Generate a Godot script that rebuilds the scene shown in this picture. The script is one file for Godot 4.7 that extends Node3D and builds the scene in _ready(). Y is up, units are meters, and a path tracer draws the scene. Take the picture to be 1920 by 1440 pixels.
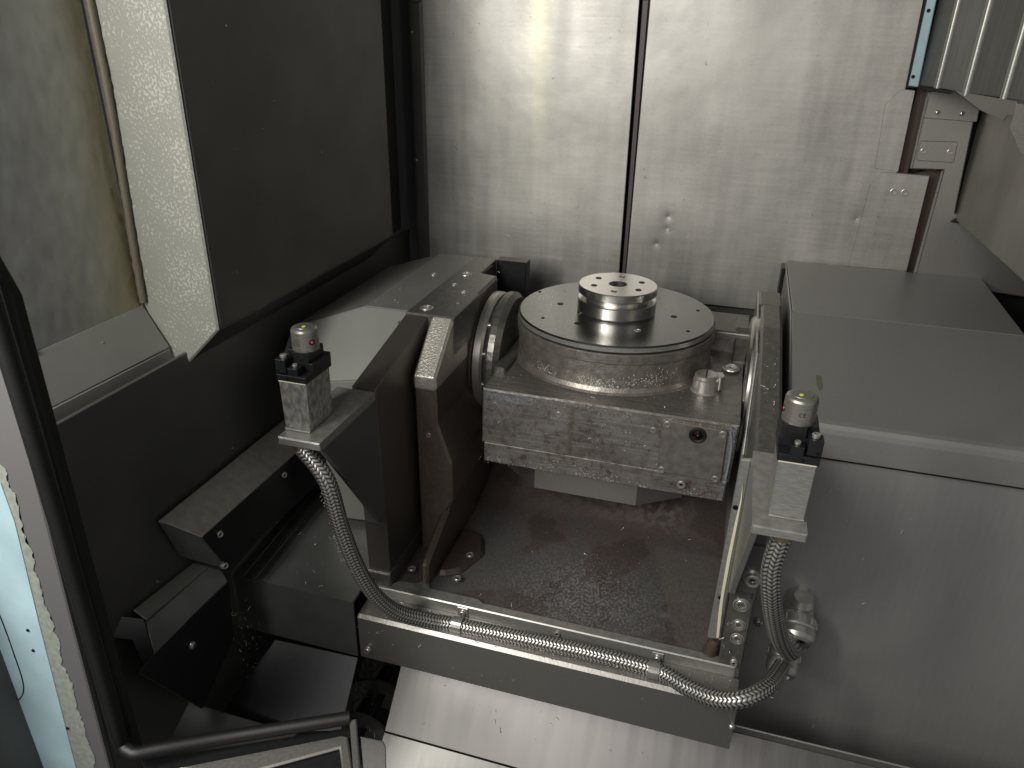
extends Node3D
# The inside of a five-axis machining centre. Metres, y up; the middle of the rotary table's face is the origin.

func _ready() -> void:
	# ---- camera
	var cam := Camera3D.new()
	cam.name = "camera"
	cam.transform = Transform3D(Basis(Vector3(0.95753, 0.01672, -0.28785), Vector3(-0.13744, 0.90407, -0.40467), Vector3(0.25347, 0.42705, 0.86798)), Vector3(0.1337, 0.3353, 0.9481))
	cam.fov = 54.42
	cam.near = 0.03
	cam.far = 60.0
	add_child(cam)
	cam.current = true
	# ---- the dim hall outside the open door
	var env := Environment.new()
	env.background_mode = Environment.BG_COLOR
	env.background_color = Color(0.47, 0.47, 0.47)
	env.tonemap_mode = Environment.TONE_MAPPER_LINEAR
	env.tonemap_exposure = 1.06
	env.sdfgi_enabled = true
	env.ssao_enabled = true
	env.ssil_enabled = true
	var we := WorldEnvironment.new()
	we.name = "hall"
	we.environment = env
	add_child(we)
	# ---- lights: the machine's work lamp beside the door on the left, the hall's lamps in front and above
	lamp("work_lamp", V(-0.425, 0.50, 0.97), V(0.05, -0.08, 0.0), Vector2(0.10, 0.46), 0.66, Color(1.0, 0.995, 0.955))
	lamp("hall_lamp", V(-0.35, 0.78, 1.85), V(0.1, -0.05, 0.0), Vector2(0.9, 0.6), 1.25, Color(1.0, 0.975, 0.955))
	make_materials()
	setting()
	left_side()
	base_and_supports()
	rotary_table()
	covers()
	setters()
	hoses()
	pit_and_door()
	chips()

func lamp(called: String, at: Vector3, to: Vector3, size: Vector2, e: float, c: Color) -> void:
	var l := AreaLight3D.new()
	l.name = called
	l.area_size = size
	l.light_energy = e
	l.light_color = c
	l.shadow_enabled = true
	l.area_range = 8.0
	add_child(l)
	l.look_at_from_position(at, to)

# ---------------------------------------------------------------- materials
var sheet_m: StandardMaterial3D
var wall_m: StandardMaterial3D
var back_m: StandardMaterial3D
var dark_m: StandardMaterial3D
var cover_m: StandardMaterial3D
var paint_m: StandardMaterial3D
var cast_m: StandardMaterial3D
var rough_cast_m: StandardMaterial3D
var body_m: StandardMaterial3D
var foot_m: StandardMaterial3D
var floor_m: StandardMaterial3D
var ground_m: StandardMaterial3D
var plate_m: StandardMaterial3D
var bright_m: StandardMaterial3D
var screw_m: StandardMaterial3D
var hole_m: StandardMaterial3D
var black_m: StandardMaterial3D
var galv_m: StandardMaterial3D
var alu_m: StandardMaterial3D
var cap_m: StandardMaterial3D
var brass_m: StandardMaterial3D
var rubber_m: StandardMaterial3D
var blue_m: StandardMaterial3D
var primer_m: StandardMaterial3D
var braid_m: StandardMaterial3D
var chute_m: StandardMaterial3D
var speck_m: StandardMaterial3D
var stain_m: StandardMaterial3D
var scale_m: StandardMaterial3D
var sealant_m: StandardMaterial3D
var shade_m: StandardMaterial3D
var red_m: StandardMaterial3D
var lime_m: StandardMaterial3D

func make_materials() -> void:
	var soft := noise(512, 3, 0.006, 5)
	var mid := noise(512, 11, 0.03, 4)
	var fine := noise(512, 23, 0.16, 3)
	var grime := tex(levels(soft, 0.86, 1.0, 1.2))
	var grime2 := tex(levels(mid, 0.84, 1.0, 1.2))
	var rough := tex(levels(mid, 0.88, 1.0, 1.0))
	var brush := tex(levels(fine, 0.86, 1.0, 1.0))
	var wave := bumps(noise(512, 41, 0.004, 2), 5.0)
	var grain := bumps(fine, 1.6)
	var pits := bumps(noise(512, 57, 0.07, 4), 3.0)
	var hair := bumps(fine, 0.7)

	wall_m = tri_map(mat("stainless_wall", Color(0.64, 0.63, 0.61), 0.9, 0.5), V(2.2, 1.1, 2.2), grime, rough, wave, 0.5)
	back_m = mat("scuffed_stainless", Color.WHITE, 0.88, 1.0)
	var wt := scuffed(768)
	back_m.albedo_texture = tex(wt[0])
	back_m.roughness_texture = tex(wt[1])
	back_m.normal_enabled = true
	back_m.normal_texture = tex(wt[2])
	back_m.normal_scale = 0.4
	sheet_m = tri_map(mat("sheet_steel", Color(0.66, 0.65, 0.635), 0.85, 0.46), V(3.0, 24.0, 3.0), brush, rough, hair, 0.35)
	cover_m = tri_map(mat("brushed_cover", Color(0.62, 0.615, 0.605), 0.5, 0.46), V(1.7, 40.0, 30.0), brush, rough, hair, 0.4)
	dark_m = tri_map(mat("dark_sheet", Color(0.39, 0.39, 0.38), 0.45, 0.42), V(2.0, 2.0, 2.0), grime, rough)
	paint_m = tri_map(mat("grey_sheet", Color(0.53, 0.53, 0.515), 0.35, 0.42), V(2.0, 2.0, 2.0), grime, rough)
	cast_m = tri_map(mat("painted_casting", Color(0.46, 0.45, 0.435), 0.6, 0.35), V(5.0, 5.0, 5.0), grime2, rough, pits, 0.18)
	rough_cast_m = tri_map(mat("oily_raw_casting", Color(0.86, 0.84, 0.80), 0.75, 0.36), V(13.0, 13.0, 13.0), grime2, null, pits, 1.0)
	ground_m = tri_map(mat("ground_steel", Color(0.47, 0.445, 0.42), 0.75, 0.40), V(60.0, 4.0, 5.0), brush, rough)
	plate_m = tri_map(mat("table_face", Color(0.50, 0.50, 0.495), 0.95, 0.25), V(6.0, 6.0, 6.0), brush, tex(levels(soft, 0.93, 1.0, 1.0)))
	bright_m = tri_map(mat("turned_steel", Color(0.90, 0.89, 0.87), 1.0, 0.27), V(4.0, 160.0, 4.0), tex(levels(fine, 0.9, 1.0)), null, hair, 0.3)
	screw_m = mat("screw_steel", Color(0.74, 0.73, 0.71), 0.8, 0.33)
	hole_m = mat("bore", Color(0.10, 0.095, 0.09), 0.6, 0.45)
	black_m = tri_map(mat("black_anodised", Color(0.17, 0.175, 0.185), 0.45, 0.36), V(8.0, 8.0, 8.0), grime2)
	galv_m = tri_map(mat("spotted_zinc", Color(0.74, 0.74, 0.72), 0.75, 0.45), V(14.0, 9.0, 14.0), tex(levels(noise(512, 77, 0.02, 5), 0.72, 1.0, 2.0, 0.42)), rough, pits, 0.15)
	alu_m = tri_map(mat("milled_bracket", Color(0.66, 0.655, 0.64), 0.6, 0.38), V(6.0, 30.0, 6.0), grime2, rough)
	cap_m = tri_map(mat("cap_metal", Color(0.65, 0.64, 0.615), 0.75, 0.36), V(10.0, 60.0, 10.0), tex(levels(mid, 0.85, 1.0)))
	brass_m = mat("gland_brass", Color(0.58, 0.53, 0.43), 0.85, 0.40)
	rubber_m = tri_map(mat("rubber", Color(0.07, 0.07, 0.072), 0.0, 0.5), V(12.0, 12.0, 12.0), grime2)
	blue_m = tri_map(mat("pale_blue_paint", Color(0.69, 0.80, 0.84), 0.0, 0.42), V(3.0, 3.0, 3.0), grime, rough)
	primer_m = tri_map(mat("bared_primer", Color(0.58, 0.605, 0.575), 0.1, 0.6), V(9.0, 9.0, 9.0), grime2)
	chute_m = tri_map(mat("worn_chute", Color(0.42, 0.415, 0.41), 0.85, 0.40), V(20.0, 3.0, 3.0), tex(levels(mid, 0.93, 1.0, 1.0)), rough, wave, 0.4)
	speck_m = mat("bright_swarf", Color(0.93, 0.92, 0.90), 0.6, 0.35)
	scale_m = mat("white_scale", Color(0.72, 0.71, 0.68), 0.0, 0.75)
	sealant_m = mat("yellowed_sealant", Color(0.80, 0.79, 0.69), 0.0, 0.55)
	stain_m = mat("brown_stain", Color(0.33, 0.28, 0.25), 0.3, 0.45)
	shade_m = mat("gap_black", Color(0.05, 0.05, 0.05), 0.2, 0.6)
	red_m = mat("red_led", Color(0.7, 0.12, 0.16), 0.0, 0.3)
	red_m.emission_enabled = true
	red_m.emission = Color(1.0, 0.15, 0.2)
	red_m.emission_energy_multiplier = 0.35
	lime_m = mat("lime_dot", Color(0.86, 0.90, 0.12), 0.0, 0.4)

	# woven steel braid: a column of slanting wires and its mirror image
	var w := 128
	var h := 64
	var ca := PackedByteArray()
	var ch := PackedByteArray()
	for y in h:
		for x in w:
			var u := float(x) / w * 2.0
			var col := fposmod(u, 1.0)
			var slope: float = 0.62 if u < 1.0 else -0.62
			var t := fposmod(float(y) / h + slope * (col - 0.5), 1.0)
			var wire := sqrt(maxf(0.0, sin(t * PI)))
			wire *= 0.55 + 0.45 * sqrt(maxf(0.0, sin(col * PI)))
			var fibre := 0.9 + 0.1 * sin(t * 31.0)
			ca.append(int(255.0 * clampf(0.10 + 0.90 * pow(wire, 1.3) * fibre, 0.0, 1.0)))
			ch.append(int(255.0 * wire))
	braid_m = mat("steel_braid", Color(0.95, 0.94, 0.92), 0.8, 0.38)
	braid_m.albedo_texture = tex(Image.create_from_data(w, h, false, Image.FORMAT_L8, ca))
	braid_m.normal_enabled = true
	braid_m.normal_texture = bumps(Image.create_from_data(w, h, false, Image.FORMAT_L8, ch), 9.0)
	braid_m.normal_scale = 1.0

	body_m = mat("corroded_casting", Color.WHITE, 0.62, 0.42)
	body_m.albedo_texture = tex(corroded(640))
	body_m.normal_enabled = true
	body_m.normal_texture = bumps(noise(512, 91, 0.05, 5), 2.2)
	body_m.normal_scale = 0.35
	foot_m = tri_map(mat("table_foot", Color(0.60, 0.575, 0.55), 0.7, 0.44), V(7.0, 7.0, 7.0), tex(levels(noise(512, 15, 0.02, 5), 0.78, 1.0, 1.6, 0.45)), rough, pits, 0.3)
	floor_m = mat("stained_bed", Color.WHITE, 0.3, 0.56)
	floor_m.albedo_texture = tex(bed_stain(512))
	floor_m.normal_enabled = true
	floor_m.normal_texture = bumps(noise(512, 19, 0.06, 4), 1.4)
	floor_m.normal_scale = 0.3

# rolled sheet seen for years through coolant: upright runs, level scratches, pits; also its gloss and its unevenness
func scuffed(n: int) -> Array:
	var a := noise(n, 101, 0.006, 4).get_data()
	var b := noise(n, 102, 0.05, 4).get_data()
	var c := noise(n, 103, 0.25, 2).get_data()
	var al := PackedByteArray()
	var ro := PackedByteArray()
	var he := PackedByteArray()
	for y in n:
		for x in n:
			var i := y * n + x
			var A := a[i] / 255.0
			var B := b[i] / 255.0
			var C := c[i] / 255.0
			var run := b[(y / 14) * n + x] / 255.0                  # drawn out upright
			var scr := c[y * n + (x / 24)] / 255.0                  # drawn out level
			var low := a[((y / 3 + n / 2) % n) * n + x] / 255.0
			var u := float(x) / n
			var v := float(y) / n
			var k := 0.66 + 0.10 * (A - 0.5) + 0.07 * (run - 0.5) + 0.045 * (scr - 0.5) + 0.04 * (C - 0.5)
			k -= 0.30 * smoothstep(0.82, 0.88, B * 0.7 + C * 0.3) * smoothstep(0.45, 0.6, A)
			var stain := exp(-pow((u - 0.245) / 0.02, 2.0)) * smoothstep(0.5, 0.1, v) * (0.4 + run * 0.8)
			px(al, Color(k, k * 0.99, k * 0.965).lerp(Color(0.78, 0.76, 0.62), 0.5 * clampf(stain, 0.0, 1.0)))
			ro.append(int(255.0 * clampf(0.52 + 0.16 * (low - 0.5) + 0.08 * (run - 0.5) + 0.06 * (scr - 0.5) - 0.05 * stain, 0.2, 1.0)))
			var dn := 0.0
			for q in [[0.484, 0.469, 1.0], [0.484, 0.490, 0.6], [0.468, 0.518, 0.9], [0.784, 0.448, 0.7]]:
				var rr := (pow(u - q[0], 2.0) + pow(v - q[1], 2.0)) / 0.000045
				if rr < 12.0:
					dn += q[2] * exp(-sqrt(rr) * 1.3)
			he.append(int(255.0 * clampf(0.6 - 0.5 * dn + 0.35 * (A - 0.5) + 0.006 * (scr - 0.5) + 0.006 * (C - 0.5), 0.0, 1.0)))
	var hi := Image.create_from_data(n, n, false, Image.FORMAT_L8, he)
	hi.convert(Image.FORMAT_RF)
	hi.bump_map_to_normal_map(6.0)
	return [Image.create_from_data(n, n, false, Image.FORMAT_RGB8, al), Image.create_from_data(n, n, false, Image.FORMAT_L8, ro), hi]

func px(data: PackedByteArray, c: Color) -> void:
	data.append(int(255.0 * clampf(c.r, 0.0, 1.0)))
	data.append(int(255.0 * clampf(c.g, 0.0, 1.0)))
	data.append(int(255.0 * clampf(c.b, 0.0, 1.0)))

# rows 0 to 0.37: the front, from its upper edge down; the rest: the top, from the back to that edge
func corroded(n: int) -> Image:
	var a := noise(n, 5, 0.008, 4).get_data()
	var b := noise(n, 6, 0.035, 5).get_data()
	var c := noise(n, 7, 0.12, 3).get_data()
	var d := PackedByteArray()
	for y in n:
		var v := float(y) / n
		for x in n:
			var u := float(x) / n
			var i := y * n + x
			var A := a[i] / 255.0
			var B := b[i] / 255.0
			var C := c[i] / 255.0
			var k := Color(0.53, 0.52, 0.505).lerp(Color(0.44, 0.425, 0.41), smoothstep(0.25, 0.85, A * 0.6 + B * 0.4))
			if v < 0.38:
				var low := smoothstep(0.23, 0.245, v)
				k = k.lerp(Color(0.42, 0.37, 0.35), 0.45 * smoothstep(0.50, 0.72, A * 0.15 + B * 0.85))
				# white scale along the lower band and in patches
				var belt := 0.9 * exp(-pow((v - 0.33) / 0.035, 2.0)) + 0.45 * exp(-pow((v - 0.02) / 0.02, 2.0)) + 0.25
				k = k.lerp(Color(0.80, 0.79, 0.76), 0.75 * smoothstep(0.66, 0.74, B * 0.6 + C * 0.4 + 0.10 * belt) * belt)
				k = k.lerp(Color(0.27, 0.20, 0.18), 0.5 * smoothstep(0.66, 0.74, B * 0.8 + A * 0.2) * (0.4 + 0.6 * low))
				var blue := exp(-pow((u - 0.12) / 0.10, 2.0) - pow((v - 0.025) / 0.03, 2.0)) + exp(-pow((u - 0.96) / 0.014, 2.0))
				k = k.lerp(Color(0.58, 0.61, 0.66), 0.8 * clampf(blue, 0.0, 1.0) * smoothstep(0.42, 0.6, C))
				var drip := exp(-pow((u - 0.375) / 0.012, 2.0)) * smoothstep(0.01, 0.05, v) * smoothstep(0.30, 0.18, v)
				k = k.lerp(Color(0.36, 0.33, 0.27), 0.4 * drip)
			else:
				k = k.lerp(Color(0.45, 0.44, 0.42), 0.5)
				k = k.lerp(Color(0.72, 0.71, 0.69), 0.5 * smoothstep(0.74, 0.8, C) * smoothstep(0.5, 0.7, A))
			k = k * (0.80 + 0.14 * C + 0.26 * c[y * n + x / 20] / 255.0)
			px(d, k)
	return Image.create_from_data(n, n, false, Image.FORMAT_RGB8, d)

# u across from left to right, v from the front lip to the back
func bed_stain(n: int) -> Image:
	var a := noise(n, 31, 0.007, 4).get_data()
	var b := noise(n, 32, 0.05, 5).get_data()
	var c := noise(n, 33, 0.2, 2).get_data()
	var d := PackedByteArray()
	for y in n:
		var v := float(y) / n
		for x in n:
			var u := float(x) / n
			var i := y * n + x
			var A := a[i] / 255.0
			var B := b[i] / 255.0
			var C := c[i] / 255.0
			var k := Color(0.37, 0.36, 0.355).lerp(Color(0.385, 0.345, 0.33), smoothstep(0.18, 0.36, v + (A - 0.5) * 0.4))
			k = k.lerp(Color(0.30, 0.262, 0.25), 0.6 * smoothstep(0.5, 0.7, A))
			# dried coolant: a speckled pale patch in front, a pale band on the rising back
			var patch := exp(-pow((u - 0.56) / 0.20, 2.0) - pow((v - 0.10) / 0.13, 2.0))
			k = k.lerp(Color(0.62, 0.61, 0.60), 0.75 * patch * smoothstep(0.40, 0.68, B * 0.3 + C * 0.7))
			var band := exp(-pow((v - 0.56 - 0.05 * sin(u * 5.0)) / 0.10, 2.0)) * smoothstep(0.12, 0.3, u) * smoothstep(0.88, 0.7, u)
			k = k.lerp(Color(0.58, 0.56, 0.55), 0.9 * band * smoothstep(0.38, 0.6, B * 0.7 + A * 0.3))
			# a wiped wedge on the right
			var wedge := smoothstep(0.0, 0.02, u - 0.72 - 0.35 * (0.34 - v)) * smoothstep(0.36, 0.34, v)
			k = k.lerp(Color(0.45, 0.42, 0.40), 0.55 * wedge)
			var dot := exp(-(pow((u - 0.575) / 0.022, 2.0) + pow((v - 0.145) / 0.016, 2.0)) * 2.0) + exp(-(pow((u - 0.80) / 0.022, 2.0) + pow((v - 0.10) / 0.018, 2.0)) * 2.0)
			k = k.lerp(Color(0.50, 0.50, 0.49), clampf(dot, 0.0, 1.0) * 0.7)
			k = k * (0.86 + 0.20 * C)
			px(d, k)
	return Image.create_from_data(n, n, false, Image.FORMAT_RGB8, d)

# ---------------------------------------------------------------- walls of the working space
func setting() -> void:
	var W := -0.24
	var back := thing("back_wall", "brushed stainless back wall of two tall panels with a dark seam between", "wall", V(0, -0.3, W), "", "structure")
	put("backing", one_box(V(-0.62, -0.6, W - 0.05), V(0.75, 0.95, W - 0.03), 0.0), shade_m, back)
	uv_u = V(1.0 / 0.9, 0, 0)
	uv_v = V(0, -1.0 / 0.9, 0)
	uv_o = V(-0.40, 0.50, 0)
	put("panel", sheet([V(-0.3744, -0.0392, -0.2400), V(-0.3759, -0.0836, -0.2400), V(-0.0336, -0.0647, -0.2400), V(-0.0360, 0.3782, -0.2400), V(-0.05, 0.95, W), V(-0.335, 0.95, W), V(-0.3856, 0.3760, -0.2400)], 0.003, 0.0008), back_m, back)
	var p2 := sheet([V(-0.0227, -0.0449, -0.2400), V(-0.0210, 0.3783, -0.2400), V(-0.03, 0.95, W), V(0.37, 0.95, W), V(0.3298, 0.3805, -0.2400), V(0.3320, 0.2736, -0.2400), V(0.3441, 0.2727, -0.2400), V(0.3453, 0.1643, -0.2400), V(0.3871, 0.1633, -0.2400), V(0.3878, -0.0042, -0.2400), V(0.30, -0.058, W), V(-0.03, -0.058, W)], 0.003, 0.0008)
	put("panel", p2, back_m, back)
	put("seam_strip", sheet([V(-0.0320, 0.3784, -0.2440), V(-0.0237, 0.3784, -0.2440), V(-0.0241, -0.0463, -0.2440), V(-0.0294, -0.0469, -0.2440)], 0.004), mat("seam_rubber", Color(0.30, 0.27, 0.27), 0.2, 0.5), back)
	put("corner_post", sheet([V(-0.3896, 0.3758, -0.2350), V(-0.3667, 0.3759, -0.2350), V(-0.3676, -0.0811, -0.2350), V(-0.3903, -0.0836, -0.2350)], 0.012, 0.004), dark_m, back)
	for q in [V(-0.3840, 0.3316, -0.2340), V(-0.3839, 0.1392, -0.2340)]:
		screw(back, q, Vector3.BACK, 0.0022, "button", screw_m)
	put("foot_strip", one_box(V(-0.40, -0.30, W - 0.03), V(0.30, -0.062, W - 0.012), 0.001), dark_m, back)
	# patch plate with two screws, overlapping the right panel
	var pp := put("patch_plate", sheet([V(0.3256, 0.1647, -0.2385), V(0.3870, 0.1628, -0.2385), V(0.3880, 0.0266, -0.2385), V(0.3079, 0.0250, -0.2385), V(0.3139, 0.1469, -0.2385)], 0.0015, 0.0005), back_m, back)
	for q in [V(0.3466, 0.1380, -0.2385), V(0.3611, 0.1383, -0.2385)]:
		screw(pp, q, Vector3.BACK, 0.005, "low", screw_m)
	put("patch_plate", sheet([V(0.3266, 0.2735, -0.2388), V(0.3440, 0.2721, -0.2388), V(0.3461, 0.1660, -0.2388), V(0.3151, 0.1684, -0.2388), V(0.3108, 0.2539, -0.2388)], 0.0012, 0.0004), back_m, back)
	put("slot_liner", sheet([V(0.3495, 0.2780, -0.2560), V(0.3653, 0.2752, -0.2560), V(0.3614, 0.1584, -0.2560), V(0.4041, 0.1758, -0.2560), V(0.4099, 0.0058, -0.2560), V(0.3876, 0.0076, -0.2560), V(0.3895, 0.1565, -0.2560), V(0.3449, 0.1573, -0.2560)], 0.004), mat("rusted_liner", Color(0.30, 0.26, 0.235), 0.4, 0.5), back)

	var col := thing("way_column", "stepped grey sheet column right of the back wall slot", "column", V(0.39, 0.0, -0.236))
	put("column_sheet", sheet([V(0.3584, 0.2728, -0.2360), V(0.4218, 0.2619, -0.2360), V(0.43, 0.115, -0.236), V(0.62, 0.115, -0.236), V(0.62, 0.0, -0.236), V(0.3989, 0.0146, -0.2360), V(0.4017, 0.1721, -0.2360), V(0.3610, 0.1710, -0.2360)], 0.012, 0.0016), sheet_m, col)
	put("edge_strip", sheet([V(0.3580, 0.2663, -0.2330), V(0.3606, 0.2664, -0.2330), V(0.3622, 0.1722, -0.2330), V(0.3589, 0.1720, -0.2330)], 0.003, 0.001), alu_m, col)
	put("edge_strip", sheet([V(0.3988, 0.1710, -0.2330), V(0.4021, 0.1712, -0.2330), V(0.4007, 0.0262, -0.2330), V(0.3966, 0.0258, -0.2330)], 0.003, 0.001), alu_m, col)
	var tp := put("fixing_plate", sheet([V(0.3624, 0.2731, -0.2335), V(0.3903, 0.2741, -0.2335), V(0.4251, 0.2516, -0.2335), V(0.4264, 0.2363, -0.2335), V(0.3612, 0.2387, -0.2335)], 0.002, 0.0006, 0.002), sheet_m, col)
	for q in [V(0.3765, 0.2462, -0.2335), V(0.4061, 0.2461, -0.2335)]:
		screw(tp, q, Vector3.BACK, 0.0032, "button", screw_m)
	var lp := put("fixing_plate", sheet([V(0.3640, 0.2092, -0.2335), V(0.4098, 0.2102, -0.2335), V(0.4112, 0.1830, -0.2335), V(0.3646, 0.1831, -0.2335)], 0.002, 0.0006, 0.003), sheet_m, col)
	for q in [V(0.3710, 0.1962, -0.2335), V(0.4039, 0.1967, -0.2335)]:
		screw(lp, q, Vector3.BACK, 0.0040, "low", screw_m)

	var right := thing("right_wall", "grey sheet side wall at the right edge, ending above the sloping table cover", "wall", V(0.43, 0.105, 0.0), "", "structure")
	put("panel", sheet([V(0.432, 0.105, -0.25), V(0.438, 0.103, 0.06), V(0.445, 0.10, 0.40), V(0.445, 0.95, 0.40), V(0.432, 0.95, -0.25)], 0.02, 0.002), wall_m, right)
	put("recess", one_box(V(0.60, -0.2, -0.25), V(0.62, 0.12, 0.45), 0.001), shade_m, right)
	put("notch", sheet([V(0.4257, 0.1039, -0.2300), V(0.4369, 0.1130, -0.2300), V(0.4535, 0.1002, -0.2300)], 0.004), shade_m, right)

	var apron := thing("front_apron", "sheet apron closing the front of the machine below the door opening", "", V(0, -0.6, 0.86), "", "structure")
	put("apron_sheet", one_box(V(-0.62, -0.62, 0.80), V(0.75, -0.42, 0.83), 0.002), dark_m, apron)

	var roof := thing("roof", "sheet roof over the working space", "", V(0, 0.98, 0.1), "", "structure")
	put("roof_sheet", one_box(V(-0.6, 0.96, -0.3), V(0.75, 0.98, 0.30), 0.002), dark_m, roof)

	# roller cover in the upper right corner: upright slats with half-round joints
	var sh := thing("slat_cover", "telescopic grey slat cover hanging in the upper right corner", "cover", V(0.40, 0.27, -0.22))
	var slat_m := tri_map(mat("slat_steel", Color(0.50, 0.50, 0.49), 0.85, 0.42), V(30.0, 2.0, 30.0), tex(levels(noise(256, 89, 0.02, 4), 0.85, 1.0)))
	var xs := [V(0.3459, 0.2790, -0.2359), V(0.3610, 0.2785, -0.1952), V(0.3783, 0.2780, -0.1203), V(0.4015, 0.2775, -0.0530), V(0.4213, 0.2770, 0.0184)]
	for k in 4:
		var a: Vector3 = xs[k]
		var b: Vector3 = xs[k + 1]
		put("slat", sheet([a, b, b + V(0.004, 0.6, 0.0), a + V(0.004, 0.6, 0.0)], 0.003, 0.0006), slat_m, sh)
		if k > 0:
			var st := begin()
			tube(st, [a + V(0, -0.003, 0.001), a + V(0.002, 0.3, 0.001), a + V(0.004, 0.6, 0.001)], 0.0042, 12)
			put("joint_bead", st.commit(), alu_m, sh)
	var strip := thing("blue_strip", "narrow pale blue painted strip beside the slat cover", "strip", V(0.345, 0.3, -0.23))
	put("painted_strip", sheet([V(0.3328, 0.3802, -0.2320), V(0.357, 0.6, -0.232), V(0.372, 0.6, -0.232), V(0.3433, 0.3803, -0.2320), V(0.3456, 0.2772, -0.2320), V(0.3337, 0.2781, -0.2320)], 0.006, 0.0012), blue_m, strip)
	put("edge_gap", sheet([V(0.3303, 0.3804, -0.2360), V(0.352, 0.6, -0.236), V(0.372, 0.6, -0.236), V(0.3378, 0.3804, -0.2360), V(0.3481, 0.2751, -0.2360), V(0.3311, 0.2752, -0.2360)], 0.004), shade_m, strip)
	for q in [V(0.3367, 0.3681, -0.2310), V(0.3362, 0.2895, -0.2310)]:
		screw(strip, q, Vector3.BACK, 0.0022, "hole", hole_m, "rivet_hole")
	var br := thing("shelf_bracket", "bent grey shelf bracket under the slat cover", "bracket", V(0.42, 0.26, -0.2))
	put("shelf", sheet([V(0.3704, 0.2788, -0.1416), V(0.4062, 0.2764, -0.0239), V(0.4090, 0.2623, -0.0145), V(0.4036, 0.2616, -0.0322), V(0.4022, 0.2556, -0.0368), V(0.3881, 0.2622, -0.0834)], 0.002, 0.0005), sheet_m, br)
	put("dark_slot", sheet([V(0.3447, 0.2793, -0.2294), V(0.3702, 0.2780, -0.1456), V(0.3680, 0.2738, -0.1529), V(0.3455, 0.2742, -0.2270)], 0.001), shade_m, br)
	put("end_block", sheet([V(0.4027, 0.2753, -0.0078), V(0.4090, 0.2751, 0.0129), V(0.4163, 0.2247, 0.0368), V(0.4109, 0.2295, 0.0193), V(0.4025, 0.2507, -0.0085)], 0.004, 0.001), alu_m, br)

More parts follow.
